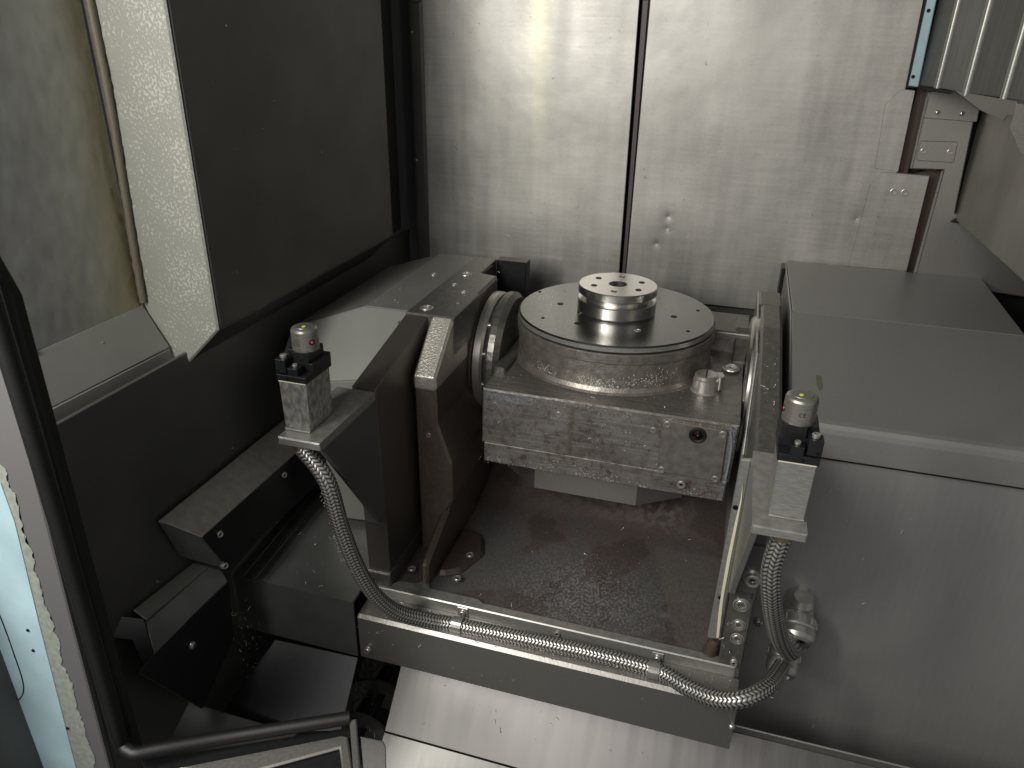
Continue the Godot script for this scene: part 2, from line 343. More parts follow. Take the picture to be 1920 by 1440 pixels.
# ---------------------------------------------------------------- left side
func left_side() -> void:
	var d := thing("left_door", "grey sheet pillar on the left with a dark side, a pale spotted front and a chamfered foot", "pillar", V(-0.40, 0.0, 0.2))
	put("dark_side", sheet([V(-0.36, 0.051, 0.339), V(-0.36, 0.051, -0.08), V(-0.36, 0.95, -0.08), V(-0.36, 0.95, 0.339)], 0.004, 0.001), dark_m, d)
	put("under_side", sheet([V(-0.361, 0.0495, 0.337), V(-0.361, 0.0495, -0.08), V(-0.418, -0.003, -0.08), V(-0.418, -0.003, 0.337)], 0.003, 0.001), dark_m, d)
	put("pale_front", sheet([V(-0.3605, 0.0505, 0.343), V(-0.3605, 0.95, 0.343), V(-0.4475, 0.95, 0.343), V(-0.4445, 0.3540, 0.3430), V(-0.4495, 0.0690, 0.3430), V(-0.4255, 0.0025, 0.3430), V(-0.4231, -0.0023, 0.3430), V(-0.4122, 0.0006, 0.3430)], 0.004, 0.0022), spotted(), d)
	put("pillar_return", one_box(V(-0.475, 0.03, 0.300), V(-0.4455, 0.95, 0.3395), 0.001), dark_m, d)
	var w := thing("left_wall", "dark sheet side wall on the left above the way cover", "wall", V(-0.45, 0.0, 0.3), "", "structure")
	uv_u = V(0, 0, 1.0 / 0.46)
	uv_v = V(0, -1.0 / 0.9, 0)
	uv_o = V(0, 0.95, 0.3435)
	put("recessed_panel", sheet([V(-0.45, 0.02, 0.3435), V(-0.45, 0.95, 0.3435), V(-0.45, 0.95, 0.80), V(-0.45, 0.02, 0.80)], 0.004, 0.001), yellowed(), w)
	put("sealant_bead", bead([V(-0.4353, 0.3868, 0.3460), V(-0.4370, 0.3540, 0.3460), V(-0.4370, 0.2747, 0.3460), V(-0.4415, 0.1761, 0.3460), V(-0.4444, 0.1108, 0.3460), V(-0.4454, 0.0728, 0.3460)]), mat("tan_sealant", Color(0.33, 0.31, 0.26), 0.0, 0.6), w)
	put("lower_panel", sheet([V(-0.405, 0.02, -0.24), V(-0.405, 0.02, 0.80), V(-0.405, -0.60, 0.80), V(-0.405, -0.60, -0.24)], 0.004, 0.001), dark_m, w)
	put("upper_panel", sheet([V(-0.42, 0.02, -0.24), V(-0.42, 0.95, -0.24), V(-0.42, 0.95, 0.33), V(-0.42, 0.02, 0.33)], 0.004, 0.001), dark_m, w)
	var l := thing("sill_ledge", "sloping grey ledge with a bent lip below the recessed left panel", "ledge", V(-0.43, 0.03, 0.45))
	put("slope", sheet([V(-0.4490, 0.0687, 0.3437), V(-0.4230, 0.0241, 0.3463), V(-0.4200, 0.0276, 0.5128), V(-0.4470, 0.0689, 0.4946)], 0.003, 0.001), paint_m, l)
	put("lip", sheet([V(-0.4225, 0.0238, 0.3470), V(-0.4200, 0.0054, 0.3482), V(-0.4170, 0.0099, 0.5165), V(-0.4195, 0.0274, 0.5133)], 0.003, 0.001), paint_m, l)
	screw(l, V(-0.4460, 0.0704, 0.4829), V(0.6, 0.6, 0.2), 0.003, "button", screw_m)
	# black wiper rail along the way cover
	var b := thing("wiper_rail", "black bent sheet rail bolted along the left wall beside the way cover", "rail", V(-0.38, -0.2, 0.3))
	put("top_face", sheet([V(-0.40, -0.135, 0.432), V(-0.40, -0.135, -0.1), V(-0.362, -0.158, -0.1), V(-0.362, -0.158, 0.418)], 0.002, 0.0006), cast_m, b)
	put("side_face", sheet([V(-0.362, -0.1585, 0.418), V(-0.362, -0.1585, -0.1), V(-0.366, -0.25, -0.1), V(-0.366, -0.225, 0.385)], 0.002, 0.0006), black_m, b)
	put("end_face", sheet([V(-0.40, -0.1355, 0.434), V(-0.362, -0.1585, 0.420), V(-0.366, -0.225, 0.388), V(-0.40, -0.200, 0.420)], 0.002, 0.0006), dark_m, b)
	for q in [V(-0.3630, -0.1722, 0.3921), V(-0.3630, -0.1725, 0.2634), V(-0.3660, -0.2184, 0.3895)]:
		screw(b, q, V(1, 0.1, 0.35), 0.0036, "cap", screw_m)
	# hipped cover behind the left tool setter
	var h := thing("hip_cover", "grey sheet cover with a bright sloping front left of the left support", "cover", V(-0.30, -0.1, 0.08))
	put("top_sheet", sheet([V(-0.297, 0.018, 0.14), V(-0.2385, 0.018, 0.14), V(-0.2385, 0.018, -0.12), V(-0.300, 0.018, -0.12)], 0.002, 0.0006), paint_m, h)
	put("side_sheet", sheet([V(-0.2975, 0.0175, 0.14), V(-0.3005, 0.0175, -0.12), V(-0.39, -0.013, -0.12), V(-0.39, -0.013, 0.168)], 0.002, 0.0006), paint_m, h)
	put("front_slope", sheet([V(-0.2973, 0.0172, 0.1415), V(-0.2385, 0.0172, 0.1415), V(-0.2385, -0.046, 0.206), V(-0.33, -0.06, 0.215), V(-0.39, -0.05, 0.20), V(-0.39, -0.0135, 0.1695)], 0.002, 0.0006), paint_m, h)
	put("front_skirt", sheet([V(-0.2385, -0.047, 0.207), V(-0.33, -0.061, 0.216), V(-0.33, -0.26, 0.216), V(-0.2385, -0.26, 0.207)], 0.002, 0.0008), paint_m, h)
	screw(h, V(-0.2664, 0.0190, -0.0114), Vector3.UP, 0.005, "low", screw_m)
	screw(h, V(-0.243, 0.006, 0.156), V(0, 0.7, 0.7), 0.004, "button", screw_m)

func spotted() -> StandardMaterial3D:
	var a := noise(512, 64, 0.09, 2)
	var b := noise(512, 65, 0.006, 2).get_data()
	var d := a.get_data()
	for i in d.size():
		d[i] = int(255.0 * lerpf(0.84, 1.0, smoothstep(0.66, 0.72, d[i] / 255.0 * (0.75 + 0.5 * b[i] / 255.0))))
	var m := mat("spotted_grey_sheet", Color(0.66, 0.66, 0.63), 0.3, 0.44)
	return tri_map(m, V(5.5, 5.5, 5.5), tex(Image.create_from_data(512, 512, false, Image.FORMAT_L8, d)), null, bumps(a, 2.0), 0.25)

func yellowed() -> StandardMaterial3D:
	var m := mat("yellow_edged_sheet", Color.WHITE, 0.35, 0.38)
	var a := noise(256, 67, 0.012, 4).get_data()
	var b := noise(256, 68, 0.10, 3).get_data()
	var d := PackedByteArray()
	for y in 256:
		for x in 256:          # x: away from the pillar
			var i := y * 256 + x
			var near := exp(-x / 17.0) * (0.4 + 0.9 * a[i] / 255.0)
			var k := Color(0.62, 0.625, 0.62).lerp(Color(0.60, 0.56, 0.41), clampf(near, 0.0, 1.0))
			k = k.lerp(Color(0.36, 0.30, 0.20), 0.8 * smoothstep(0.45, 0.6, b[i] / 255.0 * 0.5 + a[i] / 255.0 * 0.3) * exp(-x / 7.0))
			px(d, k * (0.94 + 0.12 * b[i] / 255.0))
	m.albedo_texture = tex(Image.create_from_data(256, 256, false, Image.FORMAT_RGB8, d))
	m.normal_enabled = true
	m.normal_texture = bumps(noise(256, 66, 0.05, 3), 1.5)
	m.normal_scale = 0.25
	return m

func bead(pts: Array, r := 0.004) -> ArrayMesh:
	var st := begin()
	lumps.seed = 8
	lumps.frequency = 0.5
	tube(st, curve(pts, 0.004), r, 10, 1.0, 1.0, 2)
	return st.commit()

# ---------------------------------------------------------------- the bed and the two trunnion supports
func base_and_supports() -> void:
	var b := thing("machine_bed", "dark stained cast bed with a machined front lip under the rotary table", "machine bed", V(0, -0.30, 0.1))
	var st := begin()
	var nx := 48
	var nz := 60
	uv_u = V(1.0 / 0.40, 0, 0)
	uv_v = V(0, 0, -1.0 / 0.52)
	uv_o = V(-0.20, 0, 0.292)
	st.set_smooth_group(0)
	for i in nx:
		for k in nz:
			var P := [bed_point(i, k), bed_point(i + 1, k), bed_point(i + 1, k + 1), bed_point(i, k + 1)]
			var N := []
			for q in [[i, k], [i + 1, k], [i + 1, k + 1], [i, k + 1]]:
				N.append(((bed_point(q[0] + 1, q[1]) - bed_point(q[0] - 1, q[1])).cross(bed_point(q[0], q[1] + 1) - bed_point(q[0], q[1] - 1))).normalized())
			tri(st, P[0], P[1], P[2], N[0], N[1], N[2])
			tri(st, P[0], P[2], P[3], N[0], N[2], N[3])
	put("bed_floor", st.commit(), floor_m, b)
	put("bed_block", one_box(V(-0.21, -0.40, -0.23), V(0.205, -0.32, 0.290), 0.002), cast_m, b)
	put("lip_core", one_box(V(-0.2320, -0.33, 0.150), V(-0.1985, -0.2872, 0.2865), 0.001), cast_m, b)
	put("front_lip", one_prism("y", [[-0.232, 0.301], [0.204, 0.301], [0.204, 0.288], [-0.09, 0.288], [-0.098, 0.283], [-0.16, 0.283], [-0.166, 0.272], [-0.174, 0.272], [-0.18, 0.280], [-0.20, 0.282], [-0.206, 0.287], [-0.232, 0.287]], -0.31, -0.2835, 0.0012, 0.003), alu_m, b)
	# bosses and screws on the floor at the left
	put("boss", one_prism("y", [[-0.165, 0.262], [-0.135, 0.245], [-0.118, 0.20], [-0.130, 0.165], [-0.165, 0.155]], -0.30, -0.280, 0.005, 0.016), floor_like(), b)
	for q in [V(-0.1337, -0.2795, 0.2125), V(-0.1334, -0.2795, 0.2606), V(-0.1941, -0.2795, 0.2610)]:
		screw(b, q, Vector3.UP, 0.0052, "low", screw_m)
	put("right_foot", one_box(V(0.184, -0.30, 0.20), V(0.2085, -0.165, 0.2995), 0.0015), cast_m, b)
	put("foot_pad", one_box(V(0.1845, -0.178, 0.29), V(0.2085, -0.12, 0.305), 0.001), dark_m, b)
	screw(b, V(0.2018, -0.1577, 0.3050), Vector3.BACK, 0.0075, "cap", screw_m)
	for q in [[V(0.1967, -0.1993, 0.2998), 0.0085], [V(0.1978, -0.2258, 0.2998), 0.0072], [V(0.1988, -0.2447, 0.2998), 0.0072]]:
		screw(b, q[0], Vector3.BACK, q[1], "low", screw_m)
	put("worn_corner", turned([Vector2(0, 0.012), Vector2(0.005, 0.0105), Vector2(0.0075, 0.004), Vector2(0.0085, -0.02)], V(0.1757, -0.2714, 0.2900), V(0.1, 1, 0.3), 16), stain_m, b)

	# left support
	var s := thing("trunnion_support", "left cast support with an oily slanted rib and a step down ramp", "support", V(-0.2, -0.288, 0.1))
	put("top_block", one_prism("y", [[-0.2375, 0.151], [-0.1740, 0.151], [-0.1740, 0.055], [-0.1780, 0.052], [-0.1775, -0.03], [-0.2035, -0.036], [-0.205, -0.115], [-0.24, -0.115]], -0.03, 0.0203, 0.0012), cast_m, s)
	put("ramp_web", one_prism("x", [[0.150, 0.0185], [0.2975, -0.0145], [0.292, -0.266], [0.10, -0.266], [0.10, 0.0185]], -0.2372, -0.2085, 0.0012), ground_m, s)
	put("oily_rib", one_prism("x", [[0.1495, 0.0195], [0.2125, -0.034], [0.2125, -0.052], [0.10, -0.052], [0.10, 0.0195]], -0.2037, -0.1746, 0.003, 0.004), rough_cast_m, s)
	put("rib_face", one_prism("z", [[-0.2033, -0.046], [-0.1758, -0.046], [-0.1758, -0.095], [-0.158, -0.150], [-0.158, -0.205], [-0.168, -0.225], [-0.168, -0.289], [-0.2033, -0.289]], 0.02, 0.2090, 0.003, 0.006), cast_brown(), s)
	put("inner_wall", one_prism("x", [[0.1480, 0.0188], [0.2100, -0.0350], [0.2080, -0.270], [-0.11, -0.270], [-0.11, -0.040], [-0.028, -0.036], [-0.028, 0.0188]], -0.2030, -0.1752, 0.002), cast_brown(), s)
	put("core", one_box(V(-0.2110, -0.284, -0.09), V(-0.2025, 0.017, 0.146), 0.001), cast_m, s)
	put("core_foot", one_box(V(-0.2100, -0.330, 0.06), V(-0.1990, -0.255, 0.195), 0.001), cast_m, s)
	put("foot_rib", one_prism("x", [[0.19, -0.205], [0.205, -0.222], [0.272, -0.252], [0.278, -0.256], [0.278, -0.288], [0.10, -0.288], [0.10, -0.205]], -0.1745, -0.1645, 0.003, 0.004), cast_brown(), s)
	put("web_foot", one_box(V(-0.2395, -0.288, 0.15), V(-0.2065, -0.264, 0.297), 0.002), cast_m, s)
	screw(s, V(-0.1875, -0.1134, 0.2095), Vector3.BACK, 0.0032, "low", screw_m)
	for q in [[V(-0.2186, 0.0206, 0.1288), 0.0085], [V(-0.2209, 0.0206, -0.0222), 0.0085], [V(-0.2199, 0.0206, 0.0275), 0.0048], [V(-0.1971, 0.0206, 0.0538), 0.0048]]:
		screw(s, q[0], Vector3.UP, q[1], "low", screw_m)
	put("bearing_ring", turned([Vector2(0.050, 0.006), Vector2(0.080, 0.004), Vector2(0.085, 0.002), Vector2(0.085, -0.012)], V(-0.1755, -0.078, 0.012), Vector3.RIGHT, 56), cast_brown(), s)
	put("rear_box", one_box(V(-0.205, -0.10, -0.14), V(-0.158, 0.018, -0.115), 0.001), black_m, s)

	# right support
	var r := thing("trunnion_support", "right cast support, a long dark ramp between the rotary table and the smooth cover", "support", V(0.2, -0.288, 0.1))
	put("ramp_web", one_prism("x", [[0.2975, -0.024], [0.05, 0.018], [-0.03, 0.021], [-0.03, -0.26], [0.2965, -0.26]], 0.1835, 0.2085, 0.003, 0.004), cast_m, r)
	put("top_block", one_prism("x", [[-0.03, 0.0205], [-0.085, 0.0205], [-0.10, -0.26], [-0.03, -0.26]], 0.1815, 0.2095, 0.002), cast_m, r)
	put("inner_edge", one_prism("x", [[0.10, 0.004], [-0.10, 0.018], [-0.10, -0.26], [0.16, -0.26], [0.16, -0.10]], 0.1795, 0.1835, 0.0015, 0.003), alu_m, r)
	put("bearing_ring", turned([Vector2(0.04, 0.004), Vector2(0.086, 0.004), Vector2(0.090, 0.001), Vector2(0.090, -0.006)], V(0.178, -0.078, 0.012), Vector3.LEFT, 56), bright_m, r)
	put("front_strip", sheet([V(0.1717, -0.0273, 0.3020), V(0.1812, -0.0261, 0.3020), V(0.1813, -0.2493, 0.3020), V(0.1686, -0.2501, 0.3020)], 0.005, 0.0012), alu_m, r)
	put("sealant_line", sheet([V(0.1771, -0.0509, 0.3035), V(0.1776, -0.0721, 0.3035), V(0.1761, -0.1006, 0.3035), V(0.1748, -0.1434, 0.3035), V(0.1749, -0.1880, 0.3035), V(0.1755, -0.2128, 0.3035), V(0.1776, -0.2460, 0.3035), V(0.1804, -0.2460, 0.3035), V(0.1791, -0.2154, 0.3035), V(0.1780, -0.1907, 0.3035), V(0.1782, -0.1459, 0.3035), V(0.1788, -0.1019, 0.3035), V(0.1791, -0.0717, 0.3035)], 0.0015, 0.0005), sealant_m, r)
	for q in [V(0.1743, -0.0808, 0.3025), V(0.1750, -0.1930, 0.3025)]:
		screw(r, q, Vector3.BACK, 0.0026, "hole", hole_m, "tapped_hole")

	# front rail below the lip, the hose lies on it
	var f2 := thing("front_rail", "bent sheet rail across the front, carrying the braided hose", "rail", V(0, -0.34, 0.32))
	put("rail_shelf", one_prism("x", [[0.3015, -0.2985], [0.332, -0.3015], [0.336, -0.305], [0.336, -0.3665], [0.3335, -0.3665], [0.3335, -0.306], [0.331, -0.304], [0.3015, -0.301]], -0.2335, 0.2085, 0.0005), sheet_m, f2)
	put("back_fill", one_box(V(-0.2335, -0.366, 0.3015), V(0.2035, -0.3022, 0.325), 0.0), dark_m, f2)
	for q in [V(0.0049, -0.2926, 0.3012), V(0.2001, -0.2772, 0.3012)]:
		screw(f2, q, V(0, 0.25, 1), 0.0034, "cap", screw_m)
	screw(f2, V(0.2064, -0.3311, 0.3370), V(1, 0, 0.6), 0.004, "button", screw_m)

func bed_point(i: int, k: int) -> Vector3:
	var x := lerpf(-0.20, 0.20, i / 48.0)
	var z := lerpf(0.292, -0.235, k / 60.0)
	var t: float = maxf(0.0, 0.085 - z)
	var y := -0.287 + 0.72 * t * t / (t + 0.14)
	return V(x, y, z)

func floor_like() -> StandardMaterial3D:
	return tri_map(mat("bed_casting", Color(0.33, 0.29, 0.275), 0.4, 0.36), V(6, 6, 6), tex(levels(noise(256, 71, 0.03, 4), 0.85, 1.0)), null, bumps(noise(256, 72, 0.08, 3), 2.0), 0.3)

func cast_brown() -> StandardMaterial3D:
	return tri_map(mat("brown_casting", Color(0.45, 0.41, 0.375), 0.6, 0.38), V(12, 12, 12), tex(levels(noise(256, 73, 0.03, 4), 0.85, 1.0)), null, bumps(noise(256, 74, 0.06, 4), 3.0), 0.18)

# ---------------------------------------------------------------- the tilting rotary table
func rotary_table() -> void:
	var t := thing("rotary_table", "tilting rotary table, a corroded cradle body with a round steel faceplate", "rotary table", V(0, -0.18, 0))
	uv_u = V(1.0 / 0.32, 0, 0)
	uv_v = V(0, -1.0 / 0.32, 1.0 / 0.32)
	uv_o = V(-0.14, -0.0624, 0.163)
	var body := put("cradle_body", body_shape(), body_m, t)
	put("lower_band", one_prism("z", [[-0.1315, -0.138], [0.1685, -0.138], [0.1675, -0.1665], [-0.1315, -0.1665]], -0.12, 0.1622, 0.0012), body_m, body)
	# arms to the trunnion flanges
	put("arm", one_prism("x", dome(0.010, -0.078, 0.087, -0.16), -0.1585, -0.1365, 0.007), cast_m, t)
	put("arm_web", one_prism("x", [[0.112, -0.15], [0.112, -0.055], [0.04, -0.058], [-0.07, -0.058], [-0.075, -0.16]], -0.1365, -0.120, 0.002), cast_m, t)
	var fl := put("flange", turned([Vector2(0.05, 0.004), Vector2(0.083, 0.004), Vector2(0.086, 0.001), Vector2(0.086, -0.008), Vector2(0.06, -0.008)], V(-0.1625, -0.078, 0.012), Vector3.RIGHT, 56), screw_m, t)
	for a in [0.35, 0.85, -0.2]:
		screw(fl, V(-0.158, -0.078 + 0.079 * sin(a), 0.012 + 0.079 * cos(a)), Vector3.RIGHT, 0.0034, "cap", screw_m)
	put("arm", one_prism("x", [[-0.02, -0.16], [-0.02, -0.060], [-0.05, -0.050], [-0.07, -0.03], [-0.12, -0.03], [-0.12, -0.16]], 0.158, 0.1765, 0.002, 0.004), cast_m, t)
	put("rear_hood", one_prism("x", [[-0.055, -0.064], [-0.060, -0.034], [-0.13, -0.030], [-0.13, -0.10]], 0.105, 0.176, 0.003, 0.004), cast_m, t)
	screw(t, V(-0.1563, -0.0450, 0.0376), V(0, 1, 0.3), 0.008, "low", screw_m)
	# the round foot and the rings above
	put("table_foot", turned([Vector2(0.120, -0.023), Vector2(0.1285, -0.023), Vector2(0.1290, -0.030), Vector2(0.1295, -0.055), Vector2(0.1320, -0.060), Vector2(0.1360, -0.0635)], Vector3.ZERO, Vector3.UP, 96), foot_m, t)
	put("scale_crust", crust(), scale_m, t).set_meta("kind", "stuff")
	put("lower_ring", turned([Vector2(0.118, -0.0105), Vector2(0.1300, -0.0105), Vector2(0.1312, -0.0117), Vector2(0.1312, -0.0222), Vector2(0.1300, -0.0234), Vector2(0.12, -0.0234)], Vector3.ZERO, Vector3.UP, 96), foot_m, t)
	var fp := put("faceplate", turned([Vector2(0, 0), Vector2(0.1280, 0), Vector2(0.1300, -0.0018), Vector2(0.1300, -0.0075), Vector2(0.1285, -0.0090), Vector2(0.110, -0.0090), Vector2(0.110, -0.0106)], Vector3.ZERO, Vector3.UP, 128), plate_m, t)
	put("rim", turned([Vector2(0.1285, -0.0012), Vector2(0.1303, -0.0020), Vector2(0.1303, -0.0074), Vector2(0.1285, -0.0082)], Vector3.ZERO, Vector3.UP, 128), alu_m, fp)
	for k in 6:
		var a2 := TAU * (k + 0.5) / 6.0 + PI / 6.0
		screw(fp, V(0.0765 * cos(a2), 0, 0.0765 * sin(a2)), Vector3.UP, 0.0042, "hole", hole_m if k % 3 else screw_m, "tapped_hole")
	for q in [[-0.1165, -0.0413], [-0.0851, 0.0614], [0.0987, 0.0478], [0.105, -0.035]]:
		screw(fp, V(q[0], 0, q[1]), Vector3.UP, 0.0024, "hole", hole_m, "tapped_hole")
	screw(t, V(-0.0042, -0.0394, 0.1275), V(-0.12, 0, 1), 0.0055, "low", screw_m)
	# filler plug, breather
	var pl := put("filler_plug", turned([Vector2(0, 0.0225), Vector2(0.0125, 0.0225), Vector2(0.0140, 0.0215), Vector2(0.0140, 0.018), Vector2(0.0132, 0.0175), Vector2(0.0150, 0.0165), Vector2(0.0155, 0.002), Vector2(0.0175, 0.0)], V(0.1285, -0.0624, 0.0800), Vector3.UP, 32), screw_m, t)
	put("slot", one_box(V(0.1277, -0.0406, 0.0685), V(0.1293, -0.0394, 0.0915), 0.0), hole_m, pl).rotation.y = 0.0
	put("lug", one_prism("y", [[0.118, 0.071], [0.148, 0.064], [0.151, 0.076], [0.146, 0.084]], -0.060, -0.042, 0.001, 0.002), screw_m, pl)
	screw(t, V(0.1578, -0.0590, 0.0072), Vector3.UP, 0.0115, "low", screw_m, "breather")
	# front plate with the red eyed lens
	var fc := put("front_plate", sheet([V(0.0873, -0.0672, 0.1665), V(0.1610, -0.0702, 0.1665), V(0.1615, -0.1375, 0.1668), V(0.0873, -0.1365, 0.1668)], 0.0035, 0.0008, 0.003), alu_plate(), t)
	for q in [V(0.0933, -0.0725, 0.1667), V(0.1557, -0.0748, 0.1667), V(0.0929, -0.1335, 0.1669), V(0.1551, -0.1340, 0.1669)]:
		screw(fc, q, Vector3.BACK, 0.0042, "low", screw_m)
	var ln := put("lens_ring", turned([Vector2(0.0062, 0.0006), Vector2(0.0085, 0.0014), Vector2(0.0098, 0.0010), Vector2(0.0102, 0)], V(0.1286, -0.0805, 0.1666), Vector3.BACK, 36), black_m, fc)
	put("lens", turned([Vector2(0, 0.0020), Vector2(0.003, 0.0017), Vector2(0.0062, 0.0004), Vector2(0.0064, -0.0004)], V(0.1286, -0.0805, 0.1666), Vector3.BACK, 28), lens_m(), ln)
	put("red_dot", turned([Vector2(0, 0.0003), Vector2(0.0006, 0.0002), Vector2(0.0007, -0.0001)], V(0.1286, -0.0799, 0.1686), Vector3.BACK, 14), red_m, ln)
	for q in [V(-0.0364, -0.0826, 0.1633), V(0.0778, -0.0845, 0.1633)]:
		screw(t, q, Vector3.BACK, 0.0038, "low", screw_m)
	screw(t, V(0.1176, -0.1501, 0.1660), Vector3.BACK, 0.0052, "low", screw_m)
	put("corner_weld", bead([V(0.1635, -0.071, 0.164), V(0.167, -0.085, 0.164), V(0.1675, -0.11, 0.164), V(0.1665, -0.133, 0.165)], 0.0015), mat("blue_grey_weld", Color(0.56, 0.58, 0.62), 0.5, 0.5), t)
	# the eight sided pan under the body
	put("pan", one_prism("y", [[-0.079, 0.100], [0.061, 0.100], [0.118, 0.060], [0.130, -0.02], [0.10, -0.09], [-0.10, -0.09], [-0.155, -0.02], [-0.145, 0.045]], -0.236, -0.164, 0.001), sheet_m, t)
	# turned riser on the faceplate
	var p := thing("turned_riser", "bright turned steel riser with a groove and six holes on the faceplate", "riser", V(0, 0, 0))
	var rs := put("spool", turned([Vector2(0.0118, -0.02 + 0.0365), Vector2(0.0118, 0.0358), Vector2(0.0125, 0.0365), Vector2(0.0507, 0.0365), Vector2(0.0519, 0.0353), Vector2(0.0519, 0.0268), Vector2(0.0508, 0.0258), Vector2(0.0425, 0.0256), Vector2(0.0425, 0.0190), Vector2(0.0508, 0.0182), Vector2(0.0519, 0.0172), Vector2(0.0519, 0.0030), Vector2(0.0508, 0.0002)], Vector3.ZERO, Vector3.UP, 96), bright_m, p)
	put("bore", turned([Vector2(0, 0.0170), Vector2(0.0116, 0.0172)], Vector3.ZERO, Vector3.UP, 32), hole_m, rs)
	for k in 6:
		var a3 := TAU * k / 6.0 + 0.52 + 0.0
		screw(rs, V(0.0335 * cos(a3), 0.0365, 0.0335 * sin(a3)), Vector3.UP, 0.0042, "hole", hole_m if k != 1 and k != 4 else brass_m, "screw_hole")

func alu_plate() -> StandardMaterial3D:
	return tri_map(mat("dull_plate", Color(0.55, 0.53, 0.51), 0.65, 0.42), V(9, 9, 9), tex(levels(noise(512, 81, 0.015, 5), 0.84, 1.0, 1.4)), null, bumps(noise(256, 82, 0.1, 3), 1.0), 0.2)

func lens_m() -> StandardMaterial3D:
	var m := mat("dark_lens", Color(0.045, 0.03, 0.03), 0.0, 0.08)
	return m

func dome(z: float, y: float, rad: float, foot: float) -> Array:
	var out := [[z + rad, foot]]
	for k in 25:
		out.append([z + rad * cos(PI * k / 24.0), y + rad * sin(PI * k / 24.0)])
	out.append([z - rad, foot])
	return out

func body_shape() -> ArrayMesh:
	var st := begin()
	prism(st, "z", [[-0.1345, -0.139], [0.1705, -0.139], [0.1730, -0.0624], [-0.1330, -0.0624]], -0.12, 0.1635, 0.0022)
	prism(st, "z", [[-0.1325, -0.165], [0.1685, -0.165], [0.1695, -0.138], [-0.1330, -0.138]], -0.12, 0.1595, 0.0016)
	return st.commit()

# flakes of dried scale on the foot
func crust() -> ArrayMesh:
	var st := begin()
	var rng := RandomNumberGenerator.new()
	rng.seed = 5
	for i in 420:
		var cl: float = [-0.55, -0.08, 0.05, 0.42, 0.62, -0.02][i % 6]
		var a := cl + rng.randfn(0.0, 0.09)
		var y := -0.052 + rng.randfn(0.0, 0.006) + 0.012 * smoothstep(0.3, 0.7, a)
		var c := V(sin(a) * 0.1297, y, cos(a) * 0.1297)
		var n := V(sin(a), 0.2, cos(a)).normalized()
		var s := rng.randf_range(0.0004, 0.0012)
		var u := n.cross(V(rng.randf() - 0.5, rng.randf() - 0.5, rng.randf() - 0.5)).normalized()
		var v := n.cross(u)
		tri(st, c + u * s, c + v * s * 0.8 - u * s * 0.5, c + n * s * 0.5, n, n, n)
		tri(st, c + u * s, c - v * s, c + n * s * 0.5, n, n, n)
		tri(st, c - v * s, c + v * s * 0.8 - u * s * 0.5, c + n * s * 0.5, n, n, n)
	return st.commit()

# ---------------------------------------------------------------- sheet covers
func covers() -> void:
	var c := thing("table_cover", "large brushed sheet cover right of the rotary table, sloping to the front", "cover", V(0.4, -0.3, 0.1))
	put("rear_sheet", sheet([V(0.2207, 0.0258, -0.237), V(0.2207, 0.0242, -0.0022), V(0.479, 0.0242, -0.0022), V(0.486, 0.0258, -0.235)], 0.002, 0.0007), cover_m, c)
	put("front_sheet", one_prism("x", [[-0.002, 0.0242], [0.2005, -0.0285], [0.2005, -0.0665], [0.1985, -0.0665], [0.1985, -0.031], [-0.002, 0.0215]], 0.2205, 0.9, 0.0007, 0.012), cover_m, c)
	put("coolant_mark", sheet([V(0.2464, -0.0040, 0.1193), V(0.2519, -0.0040, 0.1205), V(0.2532, -0.0100, 0.1418), V(0.2492, -0.0110, 0.1467), V(0.2467, -0.0085, 0.1358)].map(on_slope), 0.0003, 0.0001), mat("dried_coolant", Color(0.48, 0.465, 0.40), 0.5, 0.47), c)
	put("side_sheet", one_prism("x", [[-0.237, 0.0230], [-0.004, 0.0210], [0.1975, -0.0315], [0.1975, -0.28], [-0.237, -0.28]], 0.2185, 0.2215, 0.0012), cover_m, c)
	put("rear_cap", one_box(V(0.2135, -0.02, -0.238), V(0.2185, 0.022, -0.205), 0.001), black_m, c)
	var l := thing("lower_panel", "tall plain steel front panel below the sloping cover, with two hose fittings", "panel", V(0.4, -0.45, 0.19))
	put("panel", sheet([V(0.200, -0.0745, 0.190), V(0.75, -0.0745, 0.190), V(0.75, -0.545, 0.190), V(0.200, -0.545, 0.190)], 0.004, 0.0012), tri_map(mat("satin_panel", Color(0.66, 0.655, 0.65), 0.6, 0.48), V(24.0, 2.0, 2.0), tex(levels(noise(512, 90, 0.012, 4), 0.965, 1.0))), l)
	put("fold", sheet([V(0.205, -0.3985, 0.2835), V(0.205, -0.388, 0.2825), V(0.75, -0.388, 0.2825), V(0.75, -0.3985, 0.2835)], 0.003, 0.001), sheet_m, l)
	screw(l, V(0.2301, -0.3086, 0.1920), Vector3.BACK, 0.0055, "button", screw_m)
	# telescopic way cover on the left
	var w := thing("way_cover", "dark telescopic way cover with raised folds on the left of the bed", "way cover", V(-0.3, -0.3, 0.2))
	put("cover_top", one_prism("x", [[0.338, -0.281], [0.338, -0.366], [0.335, -0.366], [0.335, -0.284], [-0.1, -0.242], [-0.1, -0.239]], -0.425, -0.2365, 0.0006), paint_dark(), w)
	for q in [[-0.372, 0.0035, 0.0022], [-0.358, 0.003, 0.0018], [-0.398, 0.012, 0.0012]]:
		var st := begin()
		extrude(st, [V(q[0] - q[1], -0.2808, 0.3375), V(q[0] + q[1], -0.2808, 0.3375), V(q[0] + q[1], -0.2390, -0.1), V(q[0] - q[1], -0.2390, -0.1)], V(0, 0.995, 0.095).normalized(), 0.002, 0.0008)
		var o := put("fold", st.commit(), paint_dark(), w)
		o.position += V(0, q[2], 0)
	screw(w, V(-0.2214, -0.3507, 0.3380), Vector3.BACK, 0.004, "cap", screw_m)

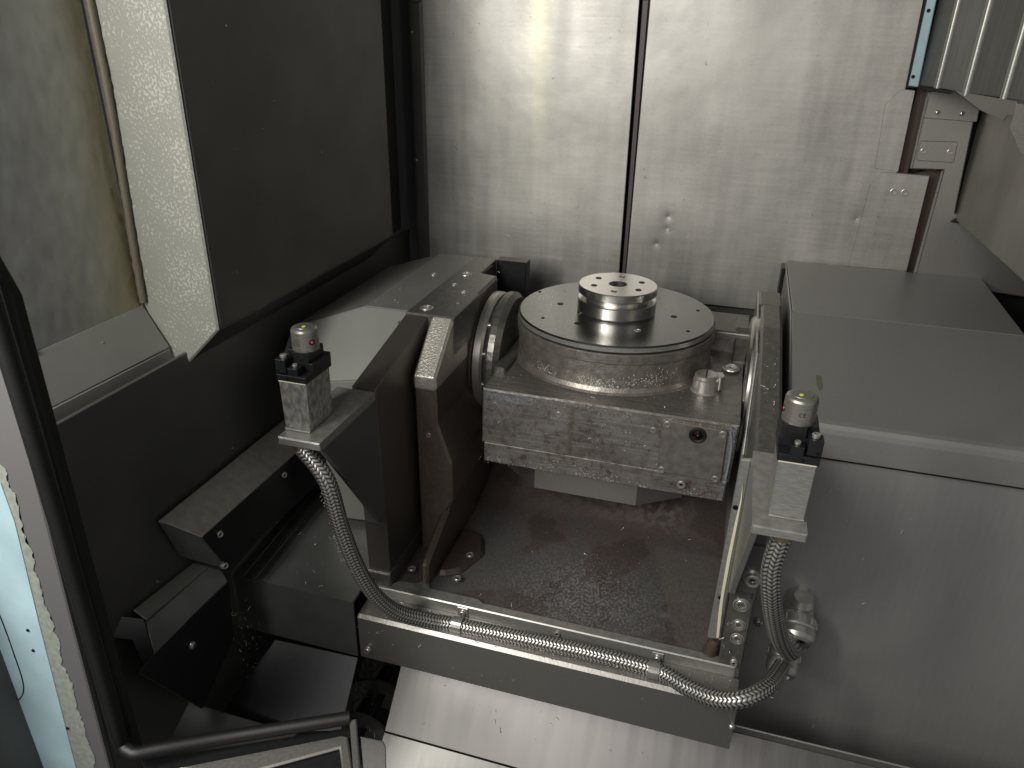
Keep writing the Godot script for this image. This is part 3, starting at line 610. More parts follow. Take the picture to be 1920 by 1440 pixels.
func on_slope(p: Vector3) -> Vector3:      # laid on the cover's front slope
	return V(p.x, 0.0244 - 0.0527 * (p.z + 0.002) / 0.2025 + 0.0003, p.z)

var paint_dark_cache: StandardMaterial3D
func paint_dark() -> StandardMaterial3D:
	if paint_dark_cache == null:
		paint_dark_cache = tri_map(mat("dark_way_cover", Color(0.46, 0.465, 0.46), 0.6, 0.40), V(4, 4, 4), tex(levels(noise(256, 85, 0.02, 5), 0.88, 1.0)), null, bumps(noise(256, 86, 0.015, 2), 3.0), 0.1)
	return paint_dark_cache

# ---------------------------------------------------------------- laser tool setters
func setters() -> void:
	setter(1.0, V(-0.2395, -0.016, 0.4015), "left laser tool setter on a bracket, red light facing right and a warning triangle", true)
	setter(-1.0, V(0.2075, -0.016, 0.4055), "right laser tool setter in front of the smooth cover, CE on its cap", false)

func hbox(at: Vector3, m: float, x0: float, x1: float, y0: float, y1: float, z0: float, z1: float, bev := 0.0006) -> ArrayMesh:
	return one_box(at + V(minf(m * x0, m * x1), y0, z0), at + V(maxf(m * x0, m * x1), y1, z1), bev)

func setter(m: float, at: Vector3, label: String, left: bool) -> void:
	var t := thing("laser_tool_setter", label, "tool setter", V(at.x, -0.18, at.z), "laser tool setters either side of the table")
	# post with slightly slanting sides
	var st := begin()
	var lo := 0.0135
	var hi := 0.0143
	extrude(st, rounded([at + V(-lo, 0, 0), at + V(lo, 0, 0), at + V(hi, 0.0515, 0.0006), at + V(-hi, 0.0515, 0.0006)], 0.0012), V(0, -0.012, 1).normalized(), 0.044, 0.0007)
	put("post", st.commit(), galv_m if left else alu_m, t)
	put("sealant_line", hbox(at, m, -0.0142, 0.0142, 0.0508, 0.0522, -0.0445, 0.0012, 0.0004), sealant_m, t)
	put("weld_seam", bead([at + V(-0.0135, 0.0008, 0.0005), at + V(-0.004, 0.0008, 0.0008), at + V(0.005, 0.0006, 0.0006), at + V(0.0135, 0.0008, 0.0004)], 0.0011), alu_m, t)
	put("base_block", hbox(at, m, -0.0155, 0.0155, 0.0520, 0.0585, -0.046, 0.0015), black_m, t)
	put("step_block", hbox(at, m, -0.0155, 0.0158, 0.0585, 0.0668, -0.046, -0.0125), black_m, t)
	put("upper_block", hbox(at, m, -0.0040, 0.0122, 0.0668, 0.0775, -0.040, -0.0118), black_m, t)
	put("upper_block", hbox(at, m, -0.0125, -0.0043, 0.0668, 0.0770, -0.040, -0.017), black_m, t)
	var tall := put("clamp_block", hbox(at, m, -0.0157, -0.0050, 0.0600, 0.0735, -0.0115, 0.0012), black_m, t)
	screw(tall, at + V(m * -0.0100, 0.0735, -0.0055), Vector3.UP, 0.0032, "cap", screw_m)
	var small := put("clamp_block", hbox(at, m, -0.0030, 0.0072, 0.0587, 0.0662, -0.0100, 0.0018), black_m, t)
	screw(small, at + V(m * 0.0021, 0.0662, -0.0042), Vector3.UP, 0.0026, "cap", screw_m)
	screw(small, at + V(m * -0.0034, 0.0556, 0.0016), Vector3.BACK, 0.0010, "hole", hole_m, "pin_hole")
	screw(tall, at + V(m * -0.0125, 0.0628, 0.0013), Vector3.BACK, 0.0010, "hole", hole_m, "pin_hole")
	# head
	var hc := at + V(m * 0.0030, 0.0772, -0.0245)
	var prof := [Vector2(0, 0.0222), Vector2(0.0080, 0.0222), Vector2(0.0084, 0.0219), Vector2(0.0104, 0.0217), Vector2(0.0119, 0.0207), Vector2(0.0126, 0.0188), Vector2(0.0126, 0.0150), Vector2(0.0122, 0.0147), Vector2(0.0126, 0.0144), Vector2(0.0126, 0.0052), Vector2(0.0122, 0.0049), Vector2(0.0126, 0.0046), Vector2(0.0126, 0.0)]
	var cap := put("cap", turned(prof, hc, Vector3.UP, 40), cap_m, t)
	put("cap_disc", turned([Vector2(0, 0.0224), Vector2(0.0082, 0.0224), Vector2(0.0086, 0.0218)], hc, Vector3.UP, 32), mat("cap_disc", Color(0.52, 0.515, 0.50), 0.7, 0.4), cap)
	put("lime_dot", turned([Vector2(0, 0.0228), Vector2(0.0017, 0.0228), Vector2(0.0018, 0.0222)], hc + V(0.0012 * m, 0, 0.0022), Vector3.UP, 14), lime_m, cap)
	var ld := V(0.86, 0, 0.5).normalized() if left else V(-0.985, 0, 0.16)
	var eye := put("light_port", turned([Vector2(0.0017, 0.0004), Vector2(0.0028, 0.0007), Vector2(0.0031, 0.0)], hc + V(0, 0.0095, 0) + ld * 0.0122, ld, 18), black_m, cap)
	put("red_light", turned([Vector2(0, 0.0008), Vector2(0.0007, 0.0007), Vector2(0.0011, 0.0)], hc + V(0, 0.0095, 0) + ld * 0.0123, ld, 14), red_m, eye)
	if left:
		var ang := -0.16
		var lines := [[V(-0.0034, 0.0062, 0), V(0.0034, 0.0062, 0)], [V(0.0034, 0.0062, 0), V(0, 0.0128, 0)], [V(0, 0.0128, 0), V(-0.0034, 0.0062, 0)], [V(-0.0006, 0.0082, 0), V(0.0006, 0.0082, 0)], [V(0, 0.0078, 0), V(0, 0.0088, 0)]]
		var tr := begin()
		for q in lines:
			var pts := []
			for k in 6:
				var p: Vector3 = q[0].lerp(q[1], k / 5.0)
				var a: float = ang + p.x / 0.0126
				pts.append(hc + V(sin(a) * 0.01262, p.y, cos(a) * 0.01262))
			tube(tr, pts, 0.00016, 5)
		put("warning_triangle", tr.commit(), hole_m, cap)
	else:
		for k in 2:
			var a := -0.02 + 0.235 * k
			var tm := TextMesh.new()
			tm.text = ["C", "E"][k]
			var fo := SystemFont.new()
			fo.font_names = PackedStringArray(["Droid Sans"])
			tm.font = fo
			tm.font_size = 32
			tm.pixel_size = 0.0045 / 32.0
			tm.depth = 0.0003
			var o := put("letter", tm, hole_m, cap, hc + V(sin(a) * 0.01263, 0.0097, cos(a) * 0.01263))
			o.rotation.y = a
	# bracket: thick plate and its gusset
	var inner := -0.2075 if left else 0.1812
	var outer := -0.2520 if left else 0.2232
	var zf := 0.4178 if left else 0.4240
	put("bracket_plate", one_box(V(minf(inner, outer), -0.0245, 0.300), V(maxf(inner, outer), -0.016, zf), 0.0012), alu_m, t)
	var gx := inner if left else inner + 0.0065
	put("gusset", one_prism("x", [[0.299, -0.0247], [zf - 0.004, -0.0247], [zf - 0.009, -0.031], [0.3095, -0.179], [0.299, -0.184]], gx - 0.0065, gx, 0.001), dark_m if left else alu_m, t)
	put("mounting_plate", one_box(V(gx - 0.026 if left else 0.1840, -0.19, 0.2965), V(gx if left else 0.2087, -0.0248, 0.2995), 0.0006), dark_m, t)
	put("gland", turned([Vector2(0.004, 0.0), Vector2(0.0088, 0.0), Vector2(0.0092, -0.001), Vector2(0.0092, -0.0085), Vector2(0.008, -0.0095), Vector2(0.008, -0.013), Vector2(0.004, -0.013)], at + V(m * 0.0000, -0.0085, -0.003), Vector3.UP, 24), brass_m, t)

# ---------------------------------------------------------------- braided hoses
func hoses() -> void:
	var h := thing("braided_hose", "long braided hose from the left tool setter along the front rail to the lower fitting", "hose", V(-0.23, -0.2, 0.4))
	var line := curve([V(-0.2395, -0.036, 0.3985), V(-0.2138, -0.0662, 0.4020), V(-0.2061, -0.1261, 0.3960), V(-0.1987, -0.1795, 0.3860), V(-0.1889, -0.2260, 0.3720), V(-0.1734, -0.2647, 0.3520), V(-0.1454, -0.2888, 0.3300), V(-0.1098, -0.2974, 0.3190), V(-0.0192, -0.2947, 0.3180), V(0.0550, -0.2932, 0.3180), V(0.1205, -0.2946, 0.3200), V(0.1560, -0.2906, 0.3380), V(0.1858, -0.2820, 0.3520), V(0.2109, -0.2728, 0.3520), V(0.2332, -0.2719, 0.3300), V(0.2494, -0.2878, 0.2850), V(0.2561, -0.3074, 0.2550)], 0.0012)
	var st := begin()
	tube(st, line, 0.0085, 28, 6.0, 1.0 / 0.0042, 1)
	put("braid", st.commit(), braid_m, h)
	var g := thing("braided_hose", "short steel braided hose hanging from the right tool setter to the upper fitting", "hose", V(0.2, -0.1, 0.4))
	line = curve([V(0.2075, -0.036, 0.4015), V(0.2046, -0.0669, 0.4020), V(0.2091, -0.0976, 0.3980), V(0.2185, -0.1388, 0.3820), V(0.2322, -0.1879, 0.3520), V(0.2531, -0.2524, 0.2950), V(0.2667, -0.2896, 0.2450)], 0.0012)
	st = begin()
	tube(st, line, 0.0085, 28, 6.0, 1.0 / 0.0042, 1)
	put("braid", st.commit(), braid_m, g)
	frays(h, 2)
	# clamps on the rail
	var n := 0
	for q in [[V(-0.1111, -0.2970, 0.3190), V(-0.1108, -0.2918, 0.3015), "steel hose clamp near the left end of the front rail"], [V(0.1182, -0.2945, 0.3200), V(0.1199, -0.2931, 0.3015), "steel hose clamp near the right end of the front rail"]]:
		var c := thing("hose_clamp", q[2], "clamp", q[0], "clamps holding the braided hose")
		var p: Vector3 = q[0]
		var cs := begin()
		var prof := []
		for k in 13:
			var a := -0.55 + (PI + 0.75) * k / 12.0
			prof.append([p.z + cos(a) * 0.0098, p.y + sin(a) * 0.0098])
		for k in range(12, -1, -1):
			var a := -0.55 + (PI + 0.75) * k / 12.0
			prof.append([p.z + cos(a) * 0.0088, p.y + sin(a) * 0.0088])
		prism(cs, "x", prof, p.x - 0.0062, p.x + 0.0062, 0.0003)
		put("band", cs.commit(), alu_m, c)
		put("tab", one_box(V(q[1].x - 0.0065, q[1].y - 0.008, 0.3015), V(q[1].x + 0.0065, q[1].y + 0.007, 0.3030), 0.0006), alu_m, c)
		screw(c, q[1] + V(0, 0, 0.0016), Vector3.BACK, 0.0036, "cap", screw_m)
		n += 1
	# fittings on the lower panel
	var ax := V(-0.05, -0.52, 0.85).normalized()
	fitting(V(0.2676, -0.2833, 0.2220), ax, "upper steel hose fitting on the lower panel", 0.0215)
	fitting(V(0.2563, -0.3078, 0.2520), V(-0.12, -0.45, 0.88).normalized(), "lower steel hose fitting on the lower panel, long hose entering it", 0.0172)

func braid_bulge(u: float, s: float) -> float:
	return 0.00035 * sin(u * TAU * 12.0) * sin(s / 0.0042 * TAU) + 0.0003 * sin(u * TAU * 6.0)

func frays(h: Node3D, sd: int) -> void:
	var rng := RandomNumberGenerator.new()
	rng.seed = sd
	var st := begin()
	for i in 260:
		var on := i % 4
		var p: Vector3
		if on < 2: p = V(-0.2189, -0.0477, 0.4020).lerp(V(-0.2038, -0.1808, 0.3860), rng.randf())
		elif on == 2: p = V(0.1890, -0.2862, 0.3520).lerp(V(0.2394, -0.2714, 0.3300), rng.randf())
		else: p = V(-0.0965, -0.2961, 0.3190).lerp(V(0.1148, -0.2956, 0.3200), rng.randf())
		var dir := V(rng.randfn(), rng.randfn(), absf(rng.randfn())).normalized()
		var a := p + dir * 0.0082
		var t := dir.cross(V(rng.randfn(), rng.randfn(), rng.randfn())).normalized()
		var b := a + (dir * 0.5 + t).normalized() * rng.randf_range(0.001, 0.0035)
		tube(st, [a, a.lerp(b, 0.5) + dir * 0.0003, b], 0.00022, 4)
	var o := put("frayed_wires", st.commit(), speck_m, h)
	o.set_meta("kind", "stuff")

func fitting(at: Vector3, ax: Vector3, label: String, r: float) -> void:
	var f := thing("hose_fitting", label, "hose fitting", at, "hose fittings on the lower panel")
	put("nut", turned([Vector2(r * 0.58, 0.010), Vector2(r * 0.62, 0.014), Vector2(r * 0.80, 0.0145), Vector2(r * 0.92, 0.0120), Vector2(r, 0.0070), Vector2(r, 0.0), Vector2(r * 0.94, -0.002), Vector2(r, -0.004), Vector2(r, -0.014), Vector2(r * 0.9, -0.017), Vector2(r * 0.8, -0.017), Vector2(r * 0.8, -0.05)], at, ax, 36), screw_m, f)
	put("insert", turned([Vector2(0.0, 0.0085), Vector2(r * 0.60, 0.0105)], at, ax, 28), rubber_m, f)
	for k in 8:
		var a := TAU * k / 8.0
		var u := ax.cross(Vector3.RIGHT).normalized()
		var v := ax.cross(u)
		var d := u * cos(a) + v * sin(a)
		var st := begin()
		var c := at + d * (r * 0.98 + 0.0016) - ax * 0.009
		extrude(st, [c + ax * 0.004 + d.cross(ax) * 0.003, c + ax * 0.004 - d.cross(ax) * 0.003, c - ax * 0.004 - d.cross(ax) * 0.003, c - ax * 0.004 + d.cross(ax) * 0.003], d, 0.003, 0.0006)
		put("grip_rib", st.commit(), screw_m, f)
	put("elbow", turned([Vector2(0, 0.032), Vector2(r * 0.5, 0.030), Vector2(r * 0.62, 0.022), Vector2(r * 0.62, 0.0)], at + V(0.002, 0.006, -0.02), V(0.05, 1, 0.1), 24), screw_m, f)

# ---------------------------------------------------------------- chip pit, chute and the door frame close to the camera
func pit_and_door() -> void:
	var c := thing("chip_chute", "bright worn steel chute below the front rail", "chute", V(0.1, -0.5, 0.35))
	put("upper_slope", sheet([V(-0.199, -0.396, 0.2845), V(0.75, -0.396, 0.2845), V(0.75, -0.466, 0.3535), V(-0.199, -0.466, 0.3535)], 0.003, 0.0006), chute_m, c)
	put("lower_slope", sheet([V(-0.199, -0.4665, 0.3545), V(0.75, -0.4665, 0.3545), V(0.75, -0.53, 0.452), V(-0.199, -0.53, 0.452)], 0.003, 0.0008), chute_m, c)
	var floor := thing("pit_floor", "black floor of the chip pit", "", V(-0.2, -0.62, 0.3), "", "structure")
	put("pit_sheet", one_box(V(-0.6, -0.66, -0.2), V(0.75, -0.62, 0.9), 0.001), dark_m, floor)
	put("pit_back", one_box(V(-0.43, -0.62, 0.20), V(-0.19, -0.36, 0.23), 0.001), black_m, floor)
	var g := thing("pit_guide", "sloping dark guide plate inside the chip pit", "plate", V(-0.30, -0.42, 0.38))
	put("guide_face", sheet([V(-0.345, -0.3605, 0.349), V(-0.235, -0.3605, 0.345), V(-0.232, -0.425, 0.40), V(-0.315, -0.43, 0.425), V(-0.378, -0.41, 0.430)], 0.003, 0.0008), black_m, g)
	var g2 := thing("pit_guide", "dark bottom plate of the chip pit behind the door seal", "plate", V(-0.38, -0.42, 0.46))
	put("bottom_face", sheet([V(-0.4953, -0.3700, 0.4557), V(-0.3800, -0.4100, 0.4311), V(-0.2786, -0.4300, 0.4173), V(-0.2983, -0.4300, 0.4539), V(-0.4681, -0.4300, 0.5146)], 0.003, 0.0008), dark_m, g2)
	# auger in the pit
	var a := thing("chip_auger", "black helical chip auger in the pit beside the chute", "auger", V(-0.235, -0.50, 0.33))
	var o := V(-0.238, -0.475, 0.0)
	put("shaft", turned([Vector2(0, 0.47), Vector2(0.012, 0.47), Vector2(0.012, 0.15)], o, Vector3.BACK, 20), black_m, a)
	var st := begin()
	var prev := []
	for k in 161:
		var t := k / 160.0
		var an := t * TAU * 4.0
		var z := 0.24 + 0.22 * t
		var d := V(cos(an), sin(an), 0)
		var pr := [o + d * 0.010 + V(0, 0, z), o + d * 0.040 + V(0, 0, z - 0.002), o + d * 0.040 + V(0, 0, z + 0.002)]
		if k > 0:
			var n1 := V(0, 0, 1)
			quad(st, prev[0], prev[2], pr[2], pr[0], n1)
			quad(st, prev[0], prev[1], pr[1], pr[0], -n1)
			quad(st, prev[1], prev[2], pr[2], pr[1], d)
		prev = pr
	put("flight", st.commit(), tri_map(mat("wet_black_steel", Color(0.30, 0.30, 0.29), 0.6, 0.3), V(9, 9, 9), null, null, bumps(noise(256, 87, 0.05, 3), 3.0), 0.4), a)
	# folded block below the wiper rail
	var b := thing("corner_hood", "black folded sheet hood below the wiper rail at the left", "hood", V(-0.38, -0.25, 0.45))
	put("hood_top", sheet([V(-0.4000, -0.2176, 0.3867), V(-0.4020, -0.2090, 0.4873), V(-0.3850, -0.2156, 0.4898), V(-0.3840, -0.2235, 0.3807)], 0.002, 0.0006), dark_m, b)
	put("hood_slope", sheet([V(-0.3840, -0.2242, 0.3808), V(-0.3850, -0.2156, 0.4898), V(-0.3650, -0.2386, 0.5080), V(-0.3630, -0.2396, 0.3888)], 0.002, 0.0006), paint_dark(), b)
	put("hood_side", sheet([V(-0.3628, -0.2400, 0.3892), V(-0.3648, -0.2390, 0.5084), V(-0.3660, -0.2439, 0.5292), V(-0.3660, -0.3656, 0.4633), V(-0.3630, -0.3216, 0.3979)], 0.002, 0.0006), black_m, b)
	put("hood_end", sheet([V(-0.4250, -0.2024, 0.5081), V(-0.3870, -0.2139, 0.4908), V(-0.3665, -0.2392, 0.5079), V(-0.3665, -0.2469, 0.5236), V(-0.3850, -0.2209, 0.5136), V(-0.4200, -0.2282, 0.5130)], 0.002, 0.0006), black_m, b)
	screw(b, V(-0.3635, -0.2709, 0.4610), Vector3.RIGHT, 0.0045, "button", screw_m)
	# door frame in the near left corner: vertical edge at the left, sill running inwards
	var z := 0.62
	var d := thing("door_frame", "pale blue painted door frame with worn paint and a black rubber seal, near left corner", "door frame", V(-0.33, -0.2, z))
	put("painted_face", sheet([V(-0.3665, 0.0526, 0.6183), V(-0.3427, 0.0372, 0.6183), V(-0.3413, 0.0028, 0.6183), V(-0.3505, -0.0969, 0.6183), V(-0.3639, -0.2693, 0.6183), V(-0.3766, -0.3636, 0.6183), V(-0.5719, -0.4869, 0.6183)], 0.0005, 0.0002), blue_m, d)
	put("primer_band", sheet(ragged(), 0.0007, 0.0002), primer_m, d)
	put("bare_face", sheet([V(-0.3096, 0.2060, 0.6170), V(-0.3042, 0.1507, 0.6170), V(-0.3173, -0.0886, 0.6170), V(-0.3263, -0.2771, 0.6170), V(-0.5747, -0.4902, 0.6170)], 0.006, 0.001), mat("violet_grey_sheet", Color(0.42, 0.415, 0.42), 0.3, 0.5), d)
	put("seal_channel", sheet([V(-0.3085, 0.2245, 0.6120), V(-0.2913, 0.1792, 0.6120), V(-0.2961, -0.2239, 0.6120), V(-0.2948, -0.2778, 0.6120), V(-0.3433, -0.2976, 0.6120), V(-0.3293, -0.0965, 0.6120), V(-0.3273, 0.1751, 0.6120)], 0.01, 0.002), rubber_m, d)
	var sl := begin()
	tube(sl, curve([V(-0.300, 0.50, 0.622), V(-0.2951, 0.1819, 0.6220), V(-0.2941, 0.0159, 0.6220), V(-0.2959, -0.1806, 0.6220), V(-0.2976, -0.2099, 0.6200), V(-0.2848, -0.2150, 0.6224), V(-0.2680, -0.2170, 0.6112), V(-0.2192, -0.2220, 0.5782), V(-0.1337, -0.2220, 0.5313)], 0.006), 0.0060, 14)
	put("rubber_seal", sl.commit(), rubber_m, d)
	put("sill_channel", sheet([V(-0.2907, -0.2360, 0.6140), V(-0.1328, -0.2360, 0.5281), V(-0.1103, -0.2360, 0.5653), V(-0.2487, -0.2360, 0.6395)], 0.003, 0.001), black_m, d)
	put("sill_end", sheet([V(-0.1326, -0.2220, 0.5333), V(-0.1278, -0.2220, 0.5294), V(-0.0971, -0.2220, 0.5802), V(-0.0991, -0.2220, 0.5884)], 0.003, 0.0012), sheet_m, d)
	put("sill_frame", sheet([V(-0.2533, -0.2320, 0.6135), V(-0.1366, -0.2320, 0.5423), V(-0.1306, -0.2320, 0.5416), V(-0.1088, -0.2320, 0.5733), V(-0.1173, -0.2320, 0.5760), V(-0.1320, -0.2320, 0.5546), V(-0.1948, -0.2320, 0.6004)], 0.004, 0.0015), sheet_m, d)
	put("sill_tray", sheet([V(-0.1846, -0.2390, 0.5862), V(-0.1340, -0.2390, 0.5482), V(-0.1146, -0.2390, 0.5748), V(-0.1816, -0.2390, 0.6062)], 0.003), tri_map(mat("rusty_tray", Color(0.45, 0.40, 0.33), 0.4, 0.5), V(14, 14, 14), tex(levels(noise(256, 88, 0.03, 5), 0.4, 1.0, 1.6))), d)
	put("panel_gap", bead([V(-0.3910, -0.0858, 0.6187), V(-0.3901, -0.1338, 0.6187), V(-0.3937, -0.1816, 0.6187), V(-0.4176, -0.2108, 0.6187), V(-0.4436, -0.2331, 0.6187)], 0.0004), hole_m, d)
	for q in [V(-0.3647, -0.1073, 0.6187), V(-0.3665, -0.1295, 0.6187), V(-0.3574, -0.2164, 0.6187)]:
		screw(d, q, Vector3.BACK, 0.0014, "hole", hole_m, "paint_chip")
	var e := thing("pit_lip", "small grey folded lip plate beside the chute and the door sill", "plate", V(-0.14, -0.28, 0.5))
	put("lip_plate", sheet([V(-0.1502, -0.3000, 0.4903), V(-0.1266, -0.3000, 0.4900), V(-0.1238, -0.3050, 0.4893), V(-0.1171, -0.3300, 0.5041), V(-0.1390, -0.3300, 0.5110)], 0.002, 0.0008), sheet_m, e)

func ragged() -> Array:
	var out := [V(-0.5732, -0.4884, 0.6177), V(-0.3602, 0.0709, 0.6177), V(-0.3380, 0.0524, 0.6177)]
	var a := V(-0.3373, 0.0490, 0.6177)
	var b := V(-0.3424, -0.2617, 0.6177)
	var edge := FastNoiseLite.new()
	edge.seed = 12
	edge.frequency = 0.022
	edge.fractal_octaves = 5
	edge.fractal_gain = 0.6
	for k in 220:
		var t := k / 219.0
		out.append(a.lerp(b, t) + V(0.003 + 0.007 * edge.get_noise_2d(t * 420.0, 0.0), 0, 0))
	out.append(V(-0.3516, -0.3850, 0.6177))
	return out

# ---------------------------------------------------------------- swarf
func chips() -> void:
	var rng := RandomNumberGenerator.new()
	rng.seed = 77
	var st := begin()                      # one little curl
	var pts := []
	for k in 7:
		var a := k * 0.55
		pts.append(V(cos(a) * 0.5, k * 0.08, sin(a) * 0.5))
	tube(st, pts, 0.17, 4)
	var shape := st.commit()
	var at := []
	# [corner, along, across, count]: surfaces the swarf lies or sticks on
	for q in [
		[V(-0.22, -0.2983, 0.303), V(0.42, 0, 0), V(0, -0.003, 0.03), 240], [V(-0.16, -0.2855, 0.05), V(0.33, 0, 0), V(0, 0, 0.23), 60],
		[V(-0.40, -0.2805, 0.33), V(0.15, 0, 0), V(0, 0.04, -0.30), 140], [V(-0.13, -0.0622, -0.02), V(0.29, 0, 0), V(0, 0, 0.18), 110],
		[V(-0.13, -0.068, 0.1637), V(0.29, 0, 0), V(0, -0.07, 0.0), 90], [V(-0.12, 0.0003, -0.09), V(0.23, 0, 0), V(0, 0, 0.19), 18],
		[V(-0.235, 0.0206, 0.14), V(0.055, 0, 0), V(0, 0, -0.2), 16], [V(-0.30, 0.0186, 0.13), V(0.06, 0, 0), V(0, 0, -0.22), 12],
		[V(-0.403, -0.55, 0.1), V(0, 0.5, 0), V(0, 0, 0.45), 24], [V(-0.359, 0.06, 0.0), V(0, 0.28, 0), V(0, 0, 0.33), 9],
		[V(-0.33, -0.04, -0.239), V(0.27, 0, 0), V(0, 0.42, 0), 24], [V(-0.02, -0.04, -0.239), V(0.35, 0, 0), V(0, 0.42, 0), 24],
		[V(0.21, -0.10, 0.1915), V(0.15, 0, 0), V(0, -0.38, 0), 24], [V(0.225, 0.02, 0.0), V(0.2, 0, 0), V(0, -0.045, 0.18), 16],
		[V(0.185, -0.02, 0.29), V(0.02, 0, 0), V(0, 0.035, -0.22), 30], [V(0.36, 0.16, -0.2325), V(0.05, 0, 0), V(0, 0.1, 0), 22],
		[V(-0.402, -0.14, 0.40), V(0.035, -0.02, 0), V(0, 0, -0.3), 22], [V(-0.40, -0.245, 0.40), V(0.03, -0.04, 0.02), V(0.0, -0.03, 0.09), 60],
		[V(-0.38, -0.30, 0.34), V(0.02, -0.12, 0.0), V(0.0, 0.0, 0.05), 90], [V(-0.28, -0.45, 0.29), V(0.07, 0, 0), V(0, -0.05, 0.14), 60],
		[V(-0.235, -0.302, 0.336), V(0.44, 0, 0), V(0, -0.06, 0.0005), 26], [V(-0.445, 0.07, 0.36), V(0.02, -0.05, 0.0), V(0, 0, 0.17), 18],
		[V(-0.19, -0.40, 0.29), V(0.42, 0, 0), V(0, -0.06, 0.06), 30], [V(0.181, -0.27, 0.303), V(0.02, 0, 0), V(0, 0.2, 0), 30], [V(-0.24, -0.016, 0.31), V(0.03, 0, 0), V(0, 0, 0.09), 8],
	]:
		for k in q[3]:
			var p: Vector3 = q[0] + q[1] * rng.randf() + q[2] * rng.randf()
			var s := 0.0009 + 0.0024 * pow(rng.randf(), 3.5)
			at.append(Transform3D(Basis.from_euler(V(rng.randf() * TAU, rng.randf() * TAU, rng.randf() * TAU)).scaled_local(V(s * 1.5, s * rng.randf_range(0.5, 1.0), s * 0.45)), p))
	for q in [[V(-0.115, -0.160, 0.1665), 22, 0.03], [V(-0.03, -0.150, 0.1665), 26, 0.05], [V(0.03, -0.156, 0.1665), 30, 0.05], [V(0.13, -0.158, 0.1665), 26, 0.02]]:     # crusts along the lower band
		for k in q[1]:
			var s2 := rng.randf_range(0.0006, 0.0016)
			at.append(Transform3D(Basis.from_euler(V(rng.randf() * TAU, rng.randf() * TAU, rng.randf() * TAU)).scaled(V(s2, s2 * 0.6, s2)), q[0] + V(rng.randfn(0, q[2] * 0.4), rng.randfn(0, 0.003), 0)))
	var mm := MultiMesh.new()
	mm.transform_format = MultiMesh.TRANSFORM_3D
	mm.mesh = shape
	mm.instance_count = at.size()
	for i in at.size():
		mm.set_instance_transform(i, at[i])
	var o := MultiMeshInstance3D.new()
	o.name = "swarf"
	o.multimesh = mm
	o.material_override = speck_m
	add_child(o)
	tag(o, "tiny bright metal chips scattered over the machine", "metal chips", "", "stuff")

# ---------------------------------------------------------------- names and tags
var taken := {}

func numbered(called: String) -> String:
	if not taken.has(called):
		taken[called] = 0
		return called
	taken[called] += 1
	return "%s_%03d" % [called, taken[called]]

func tag(o: Node, label := "", category := "", group := "", kind := "") -> void:
	if label != "": o.set_meta("label", label)
	if category != "": o.set_meta("category", category)
	if group != "": o.set_meta("group", group)
	if kind != "": o.set_meta("kind", kind)

func thing(called: String, label: String, category: String, where := Vector3.ZERO, group := "", kind := "") -> Node3D:
	var o := Node3D.new()
	o.name = numbered(called)
	add_child(o)
	o.position = where
	tag(o, label, category, group, kind)
	return o

func put(called: String, m: Mesh, mt: Material, parent: Node3D, where := Vector3.ZERO) -> MeshInstance3D:
	var o := MeshInstance3D.new()
	o.name = called
	o.mesh = m
	o.material_override = mt
	parent.add_child(o, true)
	o.position = where - root_of(parent)
	return o

func root_of(n: Node3D) -> Vector3:      # parts are built in the machine's own axes
	var p := Vector3.ZERO
	var k: Node = n
	while k != self and k is Node3D:
		p += (k as Node3D).position
		k = k.get_parent()
	return p

# ---------------------------------------------------------------- shapes
const EYE := Vector3(0.05, 0.32, 0.8)    # the open front of the machine: sheets show this side
var uv_u := Vector3.ZERO
var uv_v := Vector3.ZERO
var uv_o := Vector3.ZERO

func V(x: float, y: float, z: float) -> Vector3:
	return Vector3(x, y, z)

func begin() -> SurfaceTool:
	var st := SurfaceTool.new()
	st.begin(Mesh.PRIMITIVE_TRIANGLES)
	return st

func tri(st: SurfaceTool, a: Vector3, b: Vector3, c: Vector3, na: Vector3, nb: Vector3, nc: Vector3) -> void:
	var P := [a, b, c]
	var N := [na, nb, nc]
	if (b - a).cross(c - a).dot(na + nb + nc) > 0.0:
		P = [a, c, b]
		N = [na, nc, nb]
	for i in 3:
		st.set_normal(N[i])
		st.set_uv(Vector2((P[i] - uv_o).dot(uv_u), (P[i] - uv_o).dot(uv_v)))
		st.add_vertex(P[i])

func quad(st: SurfaceTool, a: Vector3, b: Vector3, c: Vector3, d: Vector3, n: Vector3) -> void:
	tri(st, a, b, c, n, n, n)
	tri(st, a, c, d, n, n, n)

func newell(loop: Array) -> Vector3:
	var n := Vector3.ZERO
	for i in loop.size():
		var a: Vector3 = loop[i]
		var b: Vector3 = loop[(i + 1) % loop.size()]
		n += Vector3((a.y - b.y) * (a.z + b.z), (a.z - b.z) * (a.x + b.x), (a.x - b.x) * (a.y + b.y))
	return n.normalized()

func rounded(loop: Array, r: float, seg := 3) -> Array:
	var out := []
	for i in loop.size():
		var p: Vector3 = loop[i]
		var a: Vector3 = loop[i - 1] - p
		var b: Vector3 = loop[(i + 1) % loop.size()] - p
		var ang := a.angle_to(b)
		if ang > 2.9 or r <= 0.0:
			out.append(p)
			continue
		var d: float = min(r / tan(ang / 2.0), 0.45 * min(a.length(), b.length()))
		var p0 := p + a.normalized() * d
		var p1 := p + b.normalized() * d
		for k in seg + 1:
			var t := float(k) / seg
			out.append(p0.lerp(p, t).lerp(p.lerp(p1, t), t))
	return out

